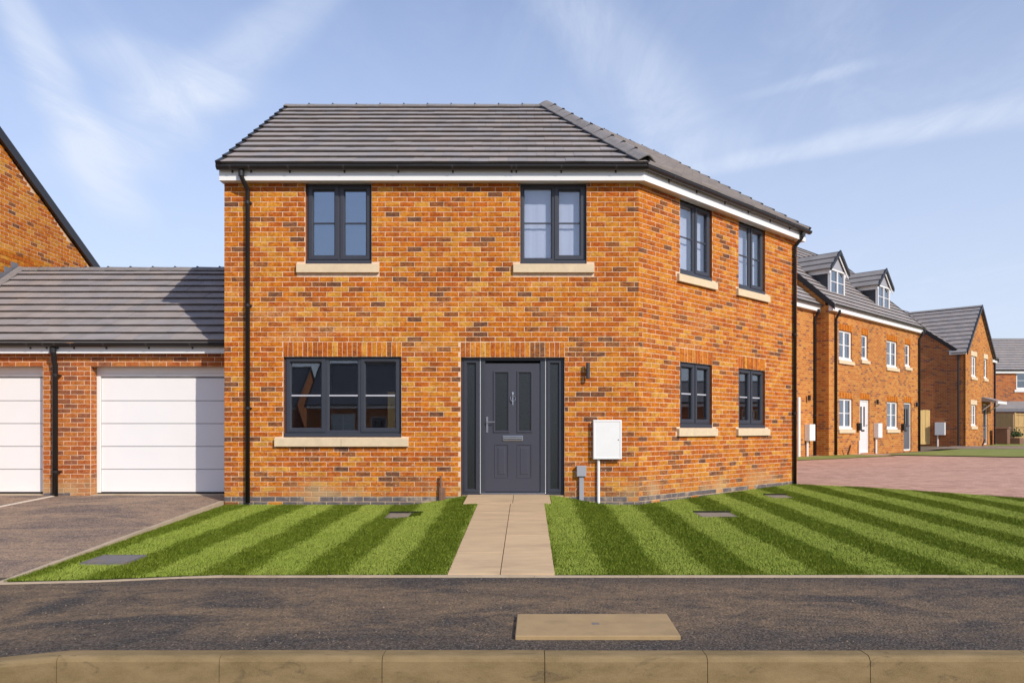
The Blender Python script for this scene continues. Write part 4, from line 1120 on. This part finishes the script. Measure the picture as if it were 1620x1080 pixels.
# -------- the house at the far left
lh = thing('house', (-13, 14.5, -.1), 'brick house with steep gable rising behind the garage roof, cut by the picture edge', 'house')
FLf = Fr(-17.8, 11.0, 1, 0)
gabled(lh, FLf, 8.0, 7.0, -.4, 4.47, .55, [], rows=13)
FGb = Fr(-9.80, 11.0, 0, 1)
slope = lambda s_: 4.47 + .55 * min(s_, 7.0 - s_) + .06
rl = lay_bricks(FGb, 7.0, 3.50, 6.55, [], (), None, slope=slope)
rl = [r for r in rl if r[0] > 2.9]
gwall = MB().box(FGb, 2.9, 7.0, -.02, .0, 3.45, 4.4).build('wall', M['mortar'], lh)
mb = MB(); mb.quad([FGb.p(2.9, .0005, 4.4), FGb.p(7.0, .0005, 4.4), FGb.p(7.0, .0005, 4.44), FGb.p(3.5, .0005, 6.36), FGb.p(2.9, .0005, 6.06)]); mb.build('mortar_bed', M['mortar'], lh)
place_bricks(rl, FGb, gwall, limit=300, near=lambda r: abs(r[0] - 4.6) + abs(r[2] - 5.0), weights=[.38, .14, .30, .06, .05, .05, .02])

# -------- the terrace on the right
def meter_box(parent, F, s0, s1, z0, z1, zg_, cs):
    o = MB().box(F, s0, s1, .005, .19, z0, z1).build('meter_box', M['white'], parent, bevel=.01)
    MB().ring(F, s0 + .02, s1 - .02, z0 + .02, z1 - .02, [(0, .189), (.006, .198), (.02, .198), (.03, .192)]).build('meter_door', M['white'], o)
    MB().cyl(F.p(cs, .05, z0), F.p(cs, .05, zg_), .04, 10).build('conduit', M['white'], o)
def soldier_head(parent, F, a, b, z):
    n = max(2, round((b - a) / .0752)); st_ = (b - a) / n
    for i in range(n):
        MB().box(F, a + i * st_ + .004, a + (i + 1) * st_ - .004, -.02, .008, z, z + .215).build('brick', M['brick_solid'] if 'brick_solid' in M else BR[_rr.choice([0, 1, 2])], parent)
def simple_door(parent, F, a, b, z0, z1, leafm, framem):
    d = MB().ring(F, a, b, z0, z1, [(0, -.12), (0, -.05), (.06, -.05), (.06, -.12)]).build('door', M[framem], parent, fix=True)
    l = wall_mesh(MB(), F.sub(a + .06), b - a - .12, z0 + .03, z1 - .06, [(.16, .32, z0 + .95, z1 - .25), (b - a - .44, b - a - .28, z0 + .95, z1 - .25)], .04, d=-.075).build('door_leaf', M[leafm], d, fix=True)
    MB().box(F, a + .2, b - .2, -.12, -.105, z0 + .9, z1 - .2).build('door_glass', M['obscure'], d)
    MB().box(F, a + .30, b - .30, -.075, -.060, z0 + .78, z0 + .84).build('letter_plate', M['black'], d)
    MB().cyl(F.p(b - .13, -.07, z0 + 1.0), F.p(b - .13, -.02, z0 + 1.0), .02, 8).build('handle', M['steel'], d)
    return d

FT = Fr(10.2, 26.3, CU, SU)
def terrace_house(F, w, label, leafm, leftpipe):
    h = thing('house', F.p(w / 2, 0, .12), label, 'house')
    ops = [(.80, 1.91, 3.375, 4.41), (2.75, 3.33, 3.50, 4.41), (.82, 1.96, .99, 2.06), (2.60, 3.48, .14, 2.07)]
    B = gabled(h, F, w, 6.6, -.3, 5.15, .92, ops, rows=16, gable=(leftpipe, not leftpipe), left_verge=.05 if leftpipe else 0, right_verge=0 if leftpipe else .05)
    for k, (a, b, c, d) in enumerate(ops[:3]):
        window(h, F, a, b, c, d, [(1, 'fixed'), (1, 'fixed')] if k != 1 else [(1, 'fixed')], 'white', recess=.05, glass='glass_far', fw=.055, vents=False, simple=True)
        sill(h, F, a - .08, b + .12, c - .13, c - .002)
        if k != 1: MB().box(F, a, b, -.62, -.60, c, d).build('net_curtain', M['blind'], h)
    simple_door(h, F, *ops[3], leafm, 'white')
    for a, b, c, d in ops:
        n = max(2, round((b - a) / .0752)); stp = (b - a) / n
        hd_ = MB()
        for i in range(n): hd_.box(F, a + i * stp + .005, a + (i + 1) * stp - .005, -.02, .006, d + .006, d + .21, i % 3)
        o = hd_.build('soldier_course', [BR[0], BR[1], BR[2]], h); o['kind'] = 'stuff'
    if leftpipe: meter_box(h, F, 3.84, 4.22, .68, 1.22, .1, 3.97)
    l = MB().cyl(F.p(4.02 if leftpipe else 3.85, .09, 1.92), F.p(4.02 if leftpipe else 3.85, .09, 2.10), .045, 10).build('wall_lamp', M['black'], h)
    m = MB().box(F, 2.30, 2.50, .005, .12, .95, 1.22).build('letter_box', M['black'], h, bevel=.01)
    if leftpipe: downpipe(h, F, .45, .05, 5.02, .175, r=.04)
    else: downpipe(h, F, w - .12, .1, 5.02, .175, r=.04)
    if leftpipe:
        MB().cyl(F.p(2.42, .05, .05), F.p(2.42, .05, .6), .03, 8).build('conduit', M['white'], h)
        MB().cyl(F.p(1.25, .12, .12), F.p(1.05, .30, .46), .03, 8).build('waste_pipe', M['drain'], h)
    # dormer
    sc, t0 = 1.90, .50; wd = 1.22; Fd = F.sub(sc - wd / 2, -t0); zb_, zE, zA = 5.62, 6.66, 7.30; zs = 5.78
    dm = MB().box(Fd, 0, wd, -2.6, -.10, zb_, zE).build('dormer', M['dark_cheek'], h)
    MB().prism([Fd.p(-.04, -.02, zE), Fd.p(wd + .04, -.02, zE), Fd.p(wd / 2, -.02, zA - .06)], Fd.n * -.08).build('dormer_gable', M['grey_box'], dm, fix=True)
    mbw = MB(); mbw.ring(Fd, 0, wd, zs - .04, zE, [(0, -.12), (0, .0), (.05, .0), (.055, -.02), (.055, -.1)]); mbw.box(Fd, wd / 2 - .035, wd / 2 + .035, -.06, -.005, zs, zE - .05); mbw.box(Fd, -.02, wd + .02, -.05, .05, zs - .09, zs - .042)
    mbw.build('dormer_window', M['white'], dm, fix=True)
    for a, b in ((.05, wd / 2 - .03), (wd / 2 + .03, wd - .05)):
        MB().box(Fd, a, b, -.05, -.044, zs, zE - .05).build('pane', M['glass_far'], dm)
        MB().box(Fd, a, b, -.04, -.025, (zs + zE) / 2 - .012, (zs + zE) / 2 + .012).build('glazing_bar', M['white'], dm)
    MB().box(Fd, .04, wd - .04, -.30, -.28, zs, zE - .05).build('net_curtain', M['blind'], dm)
    hw = .80; rise = zA - zE + .05
    for sg in (-1, 1):
        e0 = Fd.p(wd / 2 + sg * hw, .10, zE - .06); top_ = Fd.p(wd / 2, .10, zA)
        e = -Fd.n * (1 if sg > 0 else -1); e = Fd.n * -sg if False else (Fd.n * -1 if sg > 0 else Fd.n)
        g = (top_ - e0).normalized(); L = (top_ - e0).length; ln = 2.7
        o0 = e0 if sg > 0 else e0 - Fd.n * ln
        mb = MB(); mb.quad([o0, o0 + e * ln, o0 + e * ln + g * L, o0 + g * L]); rr_ = mb.build('dormer_roof', M['tile_far'], dm)
        V = []; Fc = []; m = e.cross(g); nr = 3
        for k in range(nr):
            b0, b1 = k * L / nr, (k + 1) * L / nr + .03
            V += [tuple(o0 + e * a + g * b + m * z) for b, z in ((b0, .055), (b1, .012)) for a in (0, ln)] + [tuple(o0 + e * a + g * b0 + m * .015) for a in (0, ln)]
            q = k * 6; Fc += [(q, q + 1, q + 3, q + 2), (q + 4, q + 5, q + 1, q)]
        me = bpy.data.meshes.new('tiling'); me.from_pydata(V, [], Fc); me.materials.append(M['tile_far']); o = bpy.data.objects.new('tiling', me); COL.objects.link(o); o.parent = dm; o['kind'] = 'stuff'
        MB().prism([top_ + Fd.n * .02 + Vector((0, 0, .07)), top_ + Fd.n * .02 - Vector((0, 0, .06)), e0 + Fd.n * .02 - Vector((0, 0, .06)), e0 + Fd.n * .02 + Vector((0, 0, .07))], Fd.n * -.05).build('dormer_verge', M['black'], dm, fix=True)
        MB().prism([top_ - Fd.n * .05 - Vector((0, 0, .06)), top_ - Fd.n * .05 - Vector((0, 0, .16)), e0 - Fd.n * .05 - Vector((0, 0, .16)), e0 - Fd.n * .05 - Vector((0, 0, .06))], Fd.n * -.02).build('dormer_bargeboard', M['white'], dm, fix=True)
    for a in (-.03, wd + .03): MB().box(Fd, a - .03, a + .03, -1.6, .02, zE - .18, zE - .02).build('dormer_fascia', M['white'], dm)
    return h
M['dark_cheek'] = mk('dormer_cladding', (.035, .037, .045), .6, .15, 3)
M['door_pale'] = mk('pale_door', (.74, .70, .70), .4, .03, 3)
M['door_grey'] = mk('grey_door', (.11, .11, .125), .4, .05, 3)
terrace_house(FT, 4.37, 'terraced brick house with pale front door and roof dormer', 'door_pale', True)
terrace_house(FT.sub(4.37), 4.37, 'terraced brick house with dark grey front door and roof dormer', 'door_grey', False)
FTl = FT.sub(-6.0, -.43)
lt = thing('house', FTl.p(4.5, 0, .1), 'brick house set back beside the terrace, mostly hidden by the corner house', 'house')
gabled(lt, FTl, 5.99, 6.6, -.3, 5.15, .92, [], rows=16, gable=(True, False), right_verge=.0)
meter_box(lt, FTl, 5.09, 5.50, .61, 1.16, .06, 5.2)
MB().cyl(FTl.p(4.58, .05, .05), FTl.p(4.58, .05, 2.04), .055, 10).build('conduit', M['white'], lt)
MB().cyl(FTl.p(5.25, .10, 1.95), FTl.p(5.25, .10, 2.12), .05, 10).build('wall_lamp', M['black'], lt)
downpipe(lt, FTl, 5.78, .05, 5.02, .175, r=.045)

# -------- the detached house with the front gable
FN = Fr(22.15, 39.4, CU, SU)
nh = thing('house', FN.p(3.5, 0, .19), 'detached brick house with projecting front gable and porch canopy', 'house')
FNm = FN.sub(0, -.62)
gabled(nh, FNm, 7.7, 6.6, -.2, 5.02, .75, [(5.42, 6.08, 3.60, 4.72), (5.42, 6.1, 1.15, 2.28)], mat='brick_far2', rows=13)
ops = [(.95, 1.80, 3.69, 4.76), (3.20, 3.78, 3.71, 4.76), (.92, 1.80, 1.16, 2.26), (3.08, 3.88, .20, 2.36)]
zrn = 7.36
wall_mesh(MB(), FN, 4.87, -.2, 4.98, ops, .12, top=[(2.435, zrn)]).build('wall', M['brick_far'], nh)
for s_, sg in ((0, -1), (4.87, 1)):
    q = FN.p(s_, 0 if sg > 0 else -.62, 0); fx = Fr(q.x, q.y, FN.n.x * -sg, FN.n.y * -sg); wall_mesh(MB(), fx, .615, -.2, 4.97, [], .05).build('wall', M['brick_far2'], nh)
for k, (a, b, c, d) in enumerate(ops[:3] ):
    window(nh, FN, a, b, c, d, [(1, 'fixed'), (1, 'fixed')] if b - a > .7 else [(1, 'fixed')], 'white', recess=.05, glass='glass_far', fw=.06, vents=False, simple=True)
    sill(nh, FN, a - .1, b + .1, c - .15, c - .002)
    if k < 3: MB().box(FN, a - .1, b + .1, -.03, .02, d + .005, d + .25).build('window_head', M['stone'], nh)
for a, b, c, d in ((5.42, 6.08, 3.60, 4.72), (5.42, 6.1, 1.15, 2.28)):
    window(nh, FNm, a, b, c, d, [(1, 'fixed')], 'white', recess=.05, glass='glass_far', fw=.06, vents=False, simple=True); sill(nh, FNm, a - .1, b + .1, c - .15, c - .002)
simple_door(nh, FN, *ops[3], 'door_grey', 'white')
mb = MB(); mb.prism([FN.p(2.75, .0, 2.72), FN.p(2.75, .75, 2.48), FN.p(2.75, .75, 2.40), FN.p(2.75, .0, 2.48)], FN.u * 1.65); can = mb.build('porch_canopy', M['tile_far'], nh, fix=True)
MB().box(FN, 2.72, 4.43, .70, .78, 2.34, 2.47).build('canopy_fascia', M['white'], can)
for s_ in (2.85, 4.30): MB().cyl(FN.p(s_, .02, 2.0), FN.p(s_, .55, 2.42), .03, 8).build('canopy_brace', M['white'], can)
# cross-gable roof
for sg in (-1, 1):
    e0 = FN.p(2.435 + sg * 2.60, .10, 4.98 - .14); top_ = FN.p(2.435, .10, zrn + .08); e = FN.n * (-1 if sg > 0 else 1); g = (top_ - e0).normalized(); L = (top_ - e0).length; ln = 4.2
    o0 = e0 if sg > 0 else e0 - FN.n * ln
    poly = [(0, 0), (.72, 0), (ln, L), (0, L)] if sg > 0 else [(ln - .72, 0), (ln, 0), (ln, L), (0, L)]
    mb = MB(); mb.quad([o0 + e * a + g * b for a, b in poly]); rr_ = mb.build('roof', M['tile_far'], nh); lay_tiles(o0, e, g, poly, 11, .30, rr_, 0)
    up = Vector((0, 0, 1))
    MB().prism([top_ + up * .08, top_ - up * .10, e0 - up * .10, e0 + up * .08], FN.n * .05).build('verge', M['black'], rr_, fix=True)
MB().prism([FN.p(2.435 - .12, .12, zrn + .06), FN.p(2.435, .12, zrn + .15), FN.p(2.435 + .12, .12, zrn + .06)], FN.n * -4.2).build('ridge', M['ridge'], nh, fix=True)
q = FN.p(0, -.62, 0); FNs = Fr(q.x, q.y, FN.n.x, FN.n.y)
MB().box(FNs, -.1, .66, -.0, .13, 4.78, 4.95).build('fascia', M['white'], nh)
MB().cyl(FNs.p(.30, .06, .15), FNs.p(.30, .06, 4.8), .045, 10).build('downpipe', M['black'], nh)
MB().cyl(FNm.p(7.6, .06, .15), FNm.p(7.6, .06, 4.85), .045, 10).build('downpipe', M['black'], nh)
q = FN.p(0, -6, 0); FNw = Fr(q.x, q.y, FN.n.x, FN.n.y)
mo = MB().box(FNw, 4.62, 5.09, .01, .20, .71, 1.36).build('meter_box', M['white'], nh, bevel=.01); MB().cyl(FNw.p(4.72, .06, .71), FNw.p(4.72, .06, .12), .035, 10).build('conduit', M['white'], mo)
MB().cyl(FN.p(2.35, .15, .16), FN.p(2.2, .3, .5), .04, 8).build('waste_pipe', M['drain'], nh)

# -------- the house at the far right
rh = thing('house', (40, 54, .2), 'far brick house with lean-to roof at the right picture edge', 'house')
FR_ = Fr(30.5, 54.0, 1, 0)
gabled(rh, FR_, 14.0, 8.0, -.2, 5.05, .62, [(3.35, 4.75, 3.75, 4.95)], mat='brick_far2', rows=13)
window(rh, FR_, 3.35, 4.75, 3.75, 4.95, [(1, 'fixed'), (1, 'fixed')], 'white', recess=.05, glass='glass_far', fw=.08, vents=False, simple=True); sill(rh, FR_, 3.2, 4.9, 3.58, 3.748, mat='white')
mb = MB(); mb.prism([FR_.p(.6, .0, 2.95), FR_.p(.6, 1.3, 2.45), FR_.p(.6, 1.3, 2.35), FR_.p(.6, .0, 2.5)], X1 * 12); ln_ = mb.build('lean_to_roof', M['tile_far'], rh, fix=True)
MB().box(FR_, .6, 12.6, 1.25, 1.32, 2.2, 2.40).build('fascia', M['lead'], ln_)
MB().box(FR_, .8, 12.4, .0, 1.1, 0, 2.3).build('lean_to_wall', M['brick_far2'], ln_)

# -------- timber fence, gate, planter
def close_board(name, F, L, z0, h, mat, label, cat, rails=True):
    t = thing(name, F.p(L / 2, 0, z0), label, cat); n = max(3, round(L / .15)); w = L / n
    for i in range(n):
        MB().box(F, i * w + .004, (i + 1) * w - .004, -.012, .012 if i % 2 else .02, z0 + .04, z0 + h - (.012 if i % 3 == 0 else 0)).build('board', M[mat], t)
    if rails:
        for z in (.12, h * .52, h - .1): MB().box(F, 0, L, .0205, .065, z0 + z, z0 + z + .09).build('rail', M[mat], t)
        k = 0.0
        while k <= L + .01: MB().box(F, k - .05, k + .05, .066, .15, z0 - .1, z0 + h + .05).build('post', M[mat], t); k += 1.83
    return t
close_board('fence', Fr(32.0, 51.3, 1, 0), 9.15, .2, 1.85, 'wood', 'weathered brown timber fence panels at the right picture edge', 'fence')
close_board('fence', Fr(31.2, 53.6, .33, -1), 2.4, .2, 1.85, 'wood', 'short return of brown timber fence beside the detached house', 'fence', rails=False)
close_board('gate', Fr(20.45, 40.62, .75, -.05), 1.0, .19, 1.82, 'wood_new', 'new yellow timber gate between terrace and detached house', 'gate', rails=False)

pt = thing('planter', FN.p(5.2, 1.0, .2), 'low brown planter with a small shrub beside the porch', 'planter')
MB().box(FN, 5.05, 5.9, .75, 1.25, .2, .55).build('planter_box', M['drain'], pt, bevel=.02)
mb = MB()
for i in range(420):
    c = FN.p(5.47 + rng.normal() * .22, 1.0 + rng.normal() * .13, .62 + abs(rng.normal()) * .16); a = Vector(rng.normal(size=3)).normalized() * .05; b = Vector(rng.normal(size=3)).normalized() * .04
    mb.quad([c - a, c + b, c + a, c - b])
mb.build('shrub', M['shrub'], pt)
bn = thing('bin', FN.p(4.6, .6, .2), 'dark refuse bin beside the porch of the detached house', 'bin')
MB().prism([FN.p(4.30, .30, .22), FN.p(4.80, .30, .22), FN.p(4.86, .30, 1.05), FN.p(4.24, .30, 1.05)], FN.n * .55).build('bin_body', M['drain'], bn, bevel=.03, fix=True)
MB().prism([FN.p(4.22, .27, 1.05), FN.p(4.88, .27, 1.05), FN.p(4.80, .27, 1.13), FN.p(4.30, .27, 1.13)], FN.n * .62).build('bin_lid', M['drain'], bn, fix=True)

# -------- houses over the road, seen mirrored in the windows
for i, (x, y, w, lab) in enumerate(((-4.6, -25, 9.0, 'low brick house over the road, mirrored in the wide ground floor window'), (-15.2, -28, 9.0, 'low brick house over the road, mirrored in the left window pane'))):
    F = Fr(x, y, -1, 0); t = thing('house', (x - w / 2, y, -.4), lab, 'house', None)
    ops_ = [(1.2, 2.6, .7, 2.0), (w - 3, w - 1.5, .7, 2.0), (w / 2 - .5, w / 2 + .5, -.3, 1.8)]
    gabled(t, F, w, 7, -.5, 2.5, .78, ops_, mat='brick_far2', rows=12, tiles=False)
    for a, b, c, d in ops_[:2]: window(t, F, a, b, c, d, [(1, 'fixed'), (1, 'fixed')], 'white', recess=.05, glass='glass_far', vents=False, simple=True)
    simple_door(t, F, *ops_[2], 'door_grey', 'white')

FE = Fr(33.0, 36.0, 0, -1); te = thing('house', (33.0, 26, 0), 'low brick house across the paved court, mirrored in the angled wall windows', 'house')
gabled(te, FE, 22.0, 7, -.3, 2.45, .36, [(3, 4.4, .9, 2.1), (12, 13.4, .9, 2.1)], mat='brick_far2', rows=12, tiles=False)
for a in (3, 12): window(te, FE, a, a + 1.4, .9, 2.1, [(1, 'fixed'), (1, 'fixed')], 'white', recess=.05, glass='glass_far', vents=False, simple=True)

# ================================================================== COVERS
ch = thing('inspection_chamber', (.45, 5.05, -.30), 'rectangular concrete chamber cover set in the footway', 'chamber cover')
mb = MB(); c = [(-.058, 4.76), (.948, 4.76), (.966, 5.33), (-.050, 5.33)]
mb.prism([Vector((x, y, -.34)) for x, y in c], Vector((0, 0, .062))); mb.build('cover_slab', M['chamber'], ch, bevel=.006, fix=True)
MB().box(Fr(.435, 5.03, 1, 0), 0, .045, -.05, .0, -.2785, -.2765).build('lifting_key', M['metal_cover'], ch)
COVERS = [(-3.90, 7.45, .42, .42, .012), (-1.62, 10.62, .48, .46, -.02), (2.62, 10.75, .50, .46, -.02), (4.25, 13.10, .36, .46, -.02)]
CL = ['grey square cover in the left lawn near the driveway', 'sunken cover in the left lawn near the path and front wall', 'sunken cover in the right lawn nearest the house corner', 'sunken cover in the right lawn by the angled wall downpipe']
for (x, y, w, l, dz), lab in zip(COVERS, CL):
    t = thing('lawn_cover', (x, y, float(lawnz(x, y))), lab, 'drain cover'); F = Fr(x - w / 2, y + l / 2, 1, 0)
    if dz < 0: MB().box(F, -.01, w + .01, -.02, .0, float(lawnz(x, y)) - .05, float(lawnz(x, y + l / 2)) + .032).build('cover_back_strip', M['edge_dark'], t)  # near-black upright strip along the back edge of a sunken cover
    zz = float(lawnz(x, y)) + .020 + (.006 if dz > 0 else 0)
    pts = [Vector((x + sx * w / 2, y + sy * l / 2, float(lawnz(x, y + sy * l / 2)) + (.024 if dz > 0 else .010))) for sx, sy in ((-1, -1), (1, -1), (1, 1), (-1, 1))]
    MB().prism(pts, Vector((0, 0, -.05))).build('cover_plate', M['metal_cover'] if dz > 0 else M['cover_stone'], t, fix=True)
    fr = MB(); 
    for k in range(4):
        a, b = pts[k], pts[(k + 1) % 4]; mid = sum(pts, Vector()) / 4
        fr.quad([a + (mid - a) * .04 + Vector((0, 0, .002)), b + (mid - b) * .04 + Vector((0, 0, .002)), b + (mid - b) * .10 + Vector((0, 0, .002)), a + (mid - a) * .10 + Vector((0, 0, .002))])
    fr.build('cover_rim', M['lead'], t, fix=True)
tb = thing('timber_board', (-2.15, 13.0, .03), 'pale yellow timber board seen inside the wide ground floor window', 'board')
MB().box(Fr(-2.20, 12.62, 1, 0), 0, .12, -.02, .02, .03, 1.58).build('plank', M['wood_new'], tb, bevel=.003)

# ================================================================== GRASS
STR = [(-.68 - .435 * k) for k in range(12)]
STRR = [PX1, .70, 1.22, 1.64, 2.08, 2.58, 3.02, 3.43, 3.86] + [3.86 + .44 * k for k in range(1, 24)]
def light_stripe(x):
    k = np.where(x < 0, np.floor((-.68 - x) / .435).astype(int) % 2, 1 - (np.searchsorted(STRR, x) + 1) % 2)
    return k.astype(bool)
def grow(xlo, xhi, ylo, yhi, dens, inside):
    n = int((xhi - xlo) * (yhi - ylo) * dens); x = rng.uniform(xlo, xhi, n); y = rng.uniform(ylo, yhi, n); k = inside(x, y); return x[k], y[k]
def grass(name, x, y, label):
    for cx_, cy_, w, l, _ in COVERS:
        k = ~((abs(x - cx_) < w / 2 - .012 * rng.random(len(x))) & (abs(y - cy_) < l / 2 - .012 * rng.random(len(x)))); x, y = x[k], y[k]
    z = lawnz(x, y) + .002; n = len(x)
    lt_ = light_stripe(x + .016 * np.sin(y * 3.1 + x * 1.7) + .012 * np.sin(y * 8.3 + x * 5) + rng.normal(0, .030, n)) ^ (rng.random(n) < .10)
    az = rng.uniform(0, 2 * np.pi, n); wd = rng.uniform(.0035, .0065, n) * np.interp(y, [6.8, 13], [1, 1.5])
    clump = .5 + .5 * np.sin(x * 9.1 + 3 * np.sin(y * 5.3)) * np.sin(y * 8.3 + 2 * np.sin(x * 6.7))
    hgt = rng.uniform(.013, .025, n) * (.8 + .4 * clump)
    lean = np.where(lt_, .019, -.011) + rng.normal(0, .010, n); lx = rng.normal(0, .011, n)
    hgt = np.where(lt_, hgt * .85, hgt * 1.08)
    V = np.empty((n, 3, 3)); cx_, sx_ = np.cos(az) * wd / 2, np.sin(az) * wd / 2
    V[:, 0] = np.stack([x - cx_, y - sx_, z], 1); V[:, 1] = np.stack([x + cx_, y + sx_, z], 1); V[:, 2] = np.stack([x + lx, y + lean, z + hgt], 1)
    me = bpy.data.meshes.new(name); me.vertices.add(3 * n); me.vertices.foreach_set('co', V.reshape(-1)); me.loops.add(3 * n); me.loops.foreach_set('vertex_index', np.arange(3 * n, dtype=np.int32))
    me.polygons.add(n); me.polygons.foreach_set('loop_start', np.arange(0, 3 * n, 3, dtype=np.int32))
    me.materials.append(M['blade_lit']); me.materials.append(M['blade_shaded']); me.polygons.foreach_set('material_index', np.where(lt_, 0, 1).astype(np.int32))
    me.update(calc_edges=True); me.validate()
    o = bpy.data.objects.new(name, me); COL.objects.link(o); tag(o, label, 'grass', kind='stuff')
vltop = np.vectorize(ltop); 
apr = lambda x, y: ~((x > -.88) & (x < .385) & (y > 11.0))
def in_left(x, y): return (y > np.interp(x, [-4.36, -3.6, -2.95, -2.6], [6.50, 6.60, 6.76, 6.80])) & (x > np.interp(y, [6.50, 6.80, 11.9], [-4.33, -4.33, -4.55])) & (y < 11.895) & apr(x, y) & (x < -.650 - .0032 * (11 - y) - .012 * np.sin(y * 23) * .5)
def in_right(x, y): return (y > 6.80) & (x > .272 - .0032 * (11 - y) + .008 * np.sin(y * 27)) & (y < vltop(x) - .01) & apr(x, y) & (abs(x) < .72 * y + .6)
grass('grass', *grow(-4.6, -.6, 6.45, 11.9, 11000, in_left), 'mown striped grass of the left lawn between driveway and path')
grass('grass', *grow(.25, 12.2, 6.8, 15.6, 8200, in_right), 'mown striped grass of the right lawn between path and paved court')

# ================================================================== LOOSE CHIPPINGS on the footway
def chippings(n=4200):
    x = rng.uniform(-4.6, 5.2, n); y = rng.uniform(4.56, 6.72, n); r = rng.uniform(.0022, .0058, n) * np.where(rng.random(n) < .04, 1.7, 1)
    k = ~((x > -.08) & (x < .99) & (y > 4.74) & (y < 5.35)); x, y, r = x[k], y[k], r[k]; n = len(x)
    z = np.array([footz(a, b) for a, b in zip(x, y)]) + r * .3
    O = np.array([(1, 0, 0), (0, 1, 0), (-1, 0, 0), (0, -1, 0), (0, 0, 1), (0, 0, -1)], dtype=float)
    V = np.stack([x, y, z], 1)[:, None, :] + O[None] * r[:, None, None] * rng.uniform(.6, 1.3, (n, 6, 1))
    T = np.array([(0, 1, 4), (1, 2, 4), (2, 3, 4), (3, 0, 4), (1, 0, 5), (2, 1, 5), (3, 2, 5), (0, 3, 5)])
    Fc = (T[None] + (np.arange(n) * 6)[:, None, None]).reshape(-1, 3)
    me = bpy.data.meshes.new('loose_chippings'); me.from_pydata(V.reshape(-1, 3).tolist(), [], Fc.tolist())
    me.materials.append(mk('chipping_pale', (.22, .165, .115), .9, .2, 40)); me.materials.append(mk('chipping_dark', (.06, .052, .05), .9, .2, 40))
    me.polygons.foreach_set('material_index', np.repeat((rng.random(n) < .45).astype(np.int32), 8)); me.update()
    o = bpy.data.objects.new('loose_chippings', me); COL.objects.link(o); tag(o, 'loose stone chippings scattered over the dark footway', 'gravel', kind='stuff')
chippings()
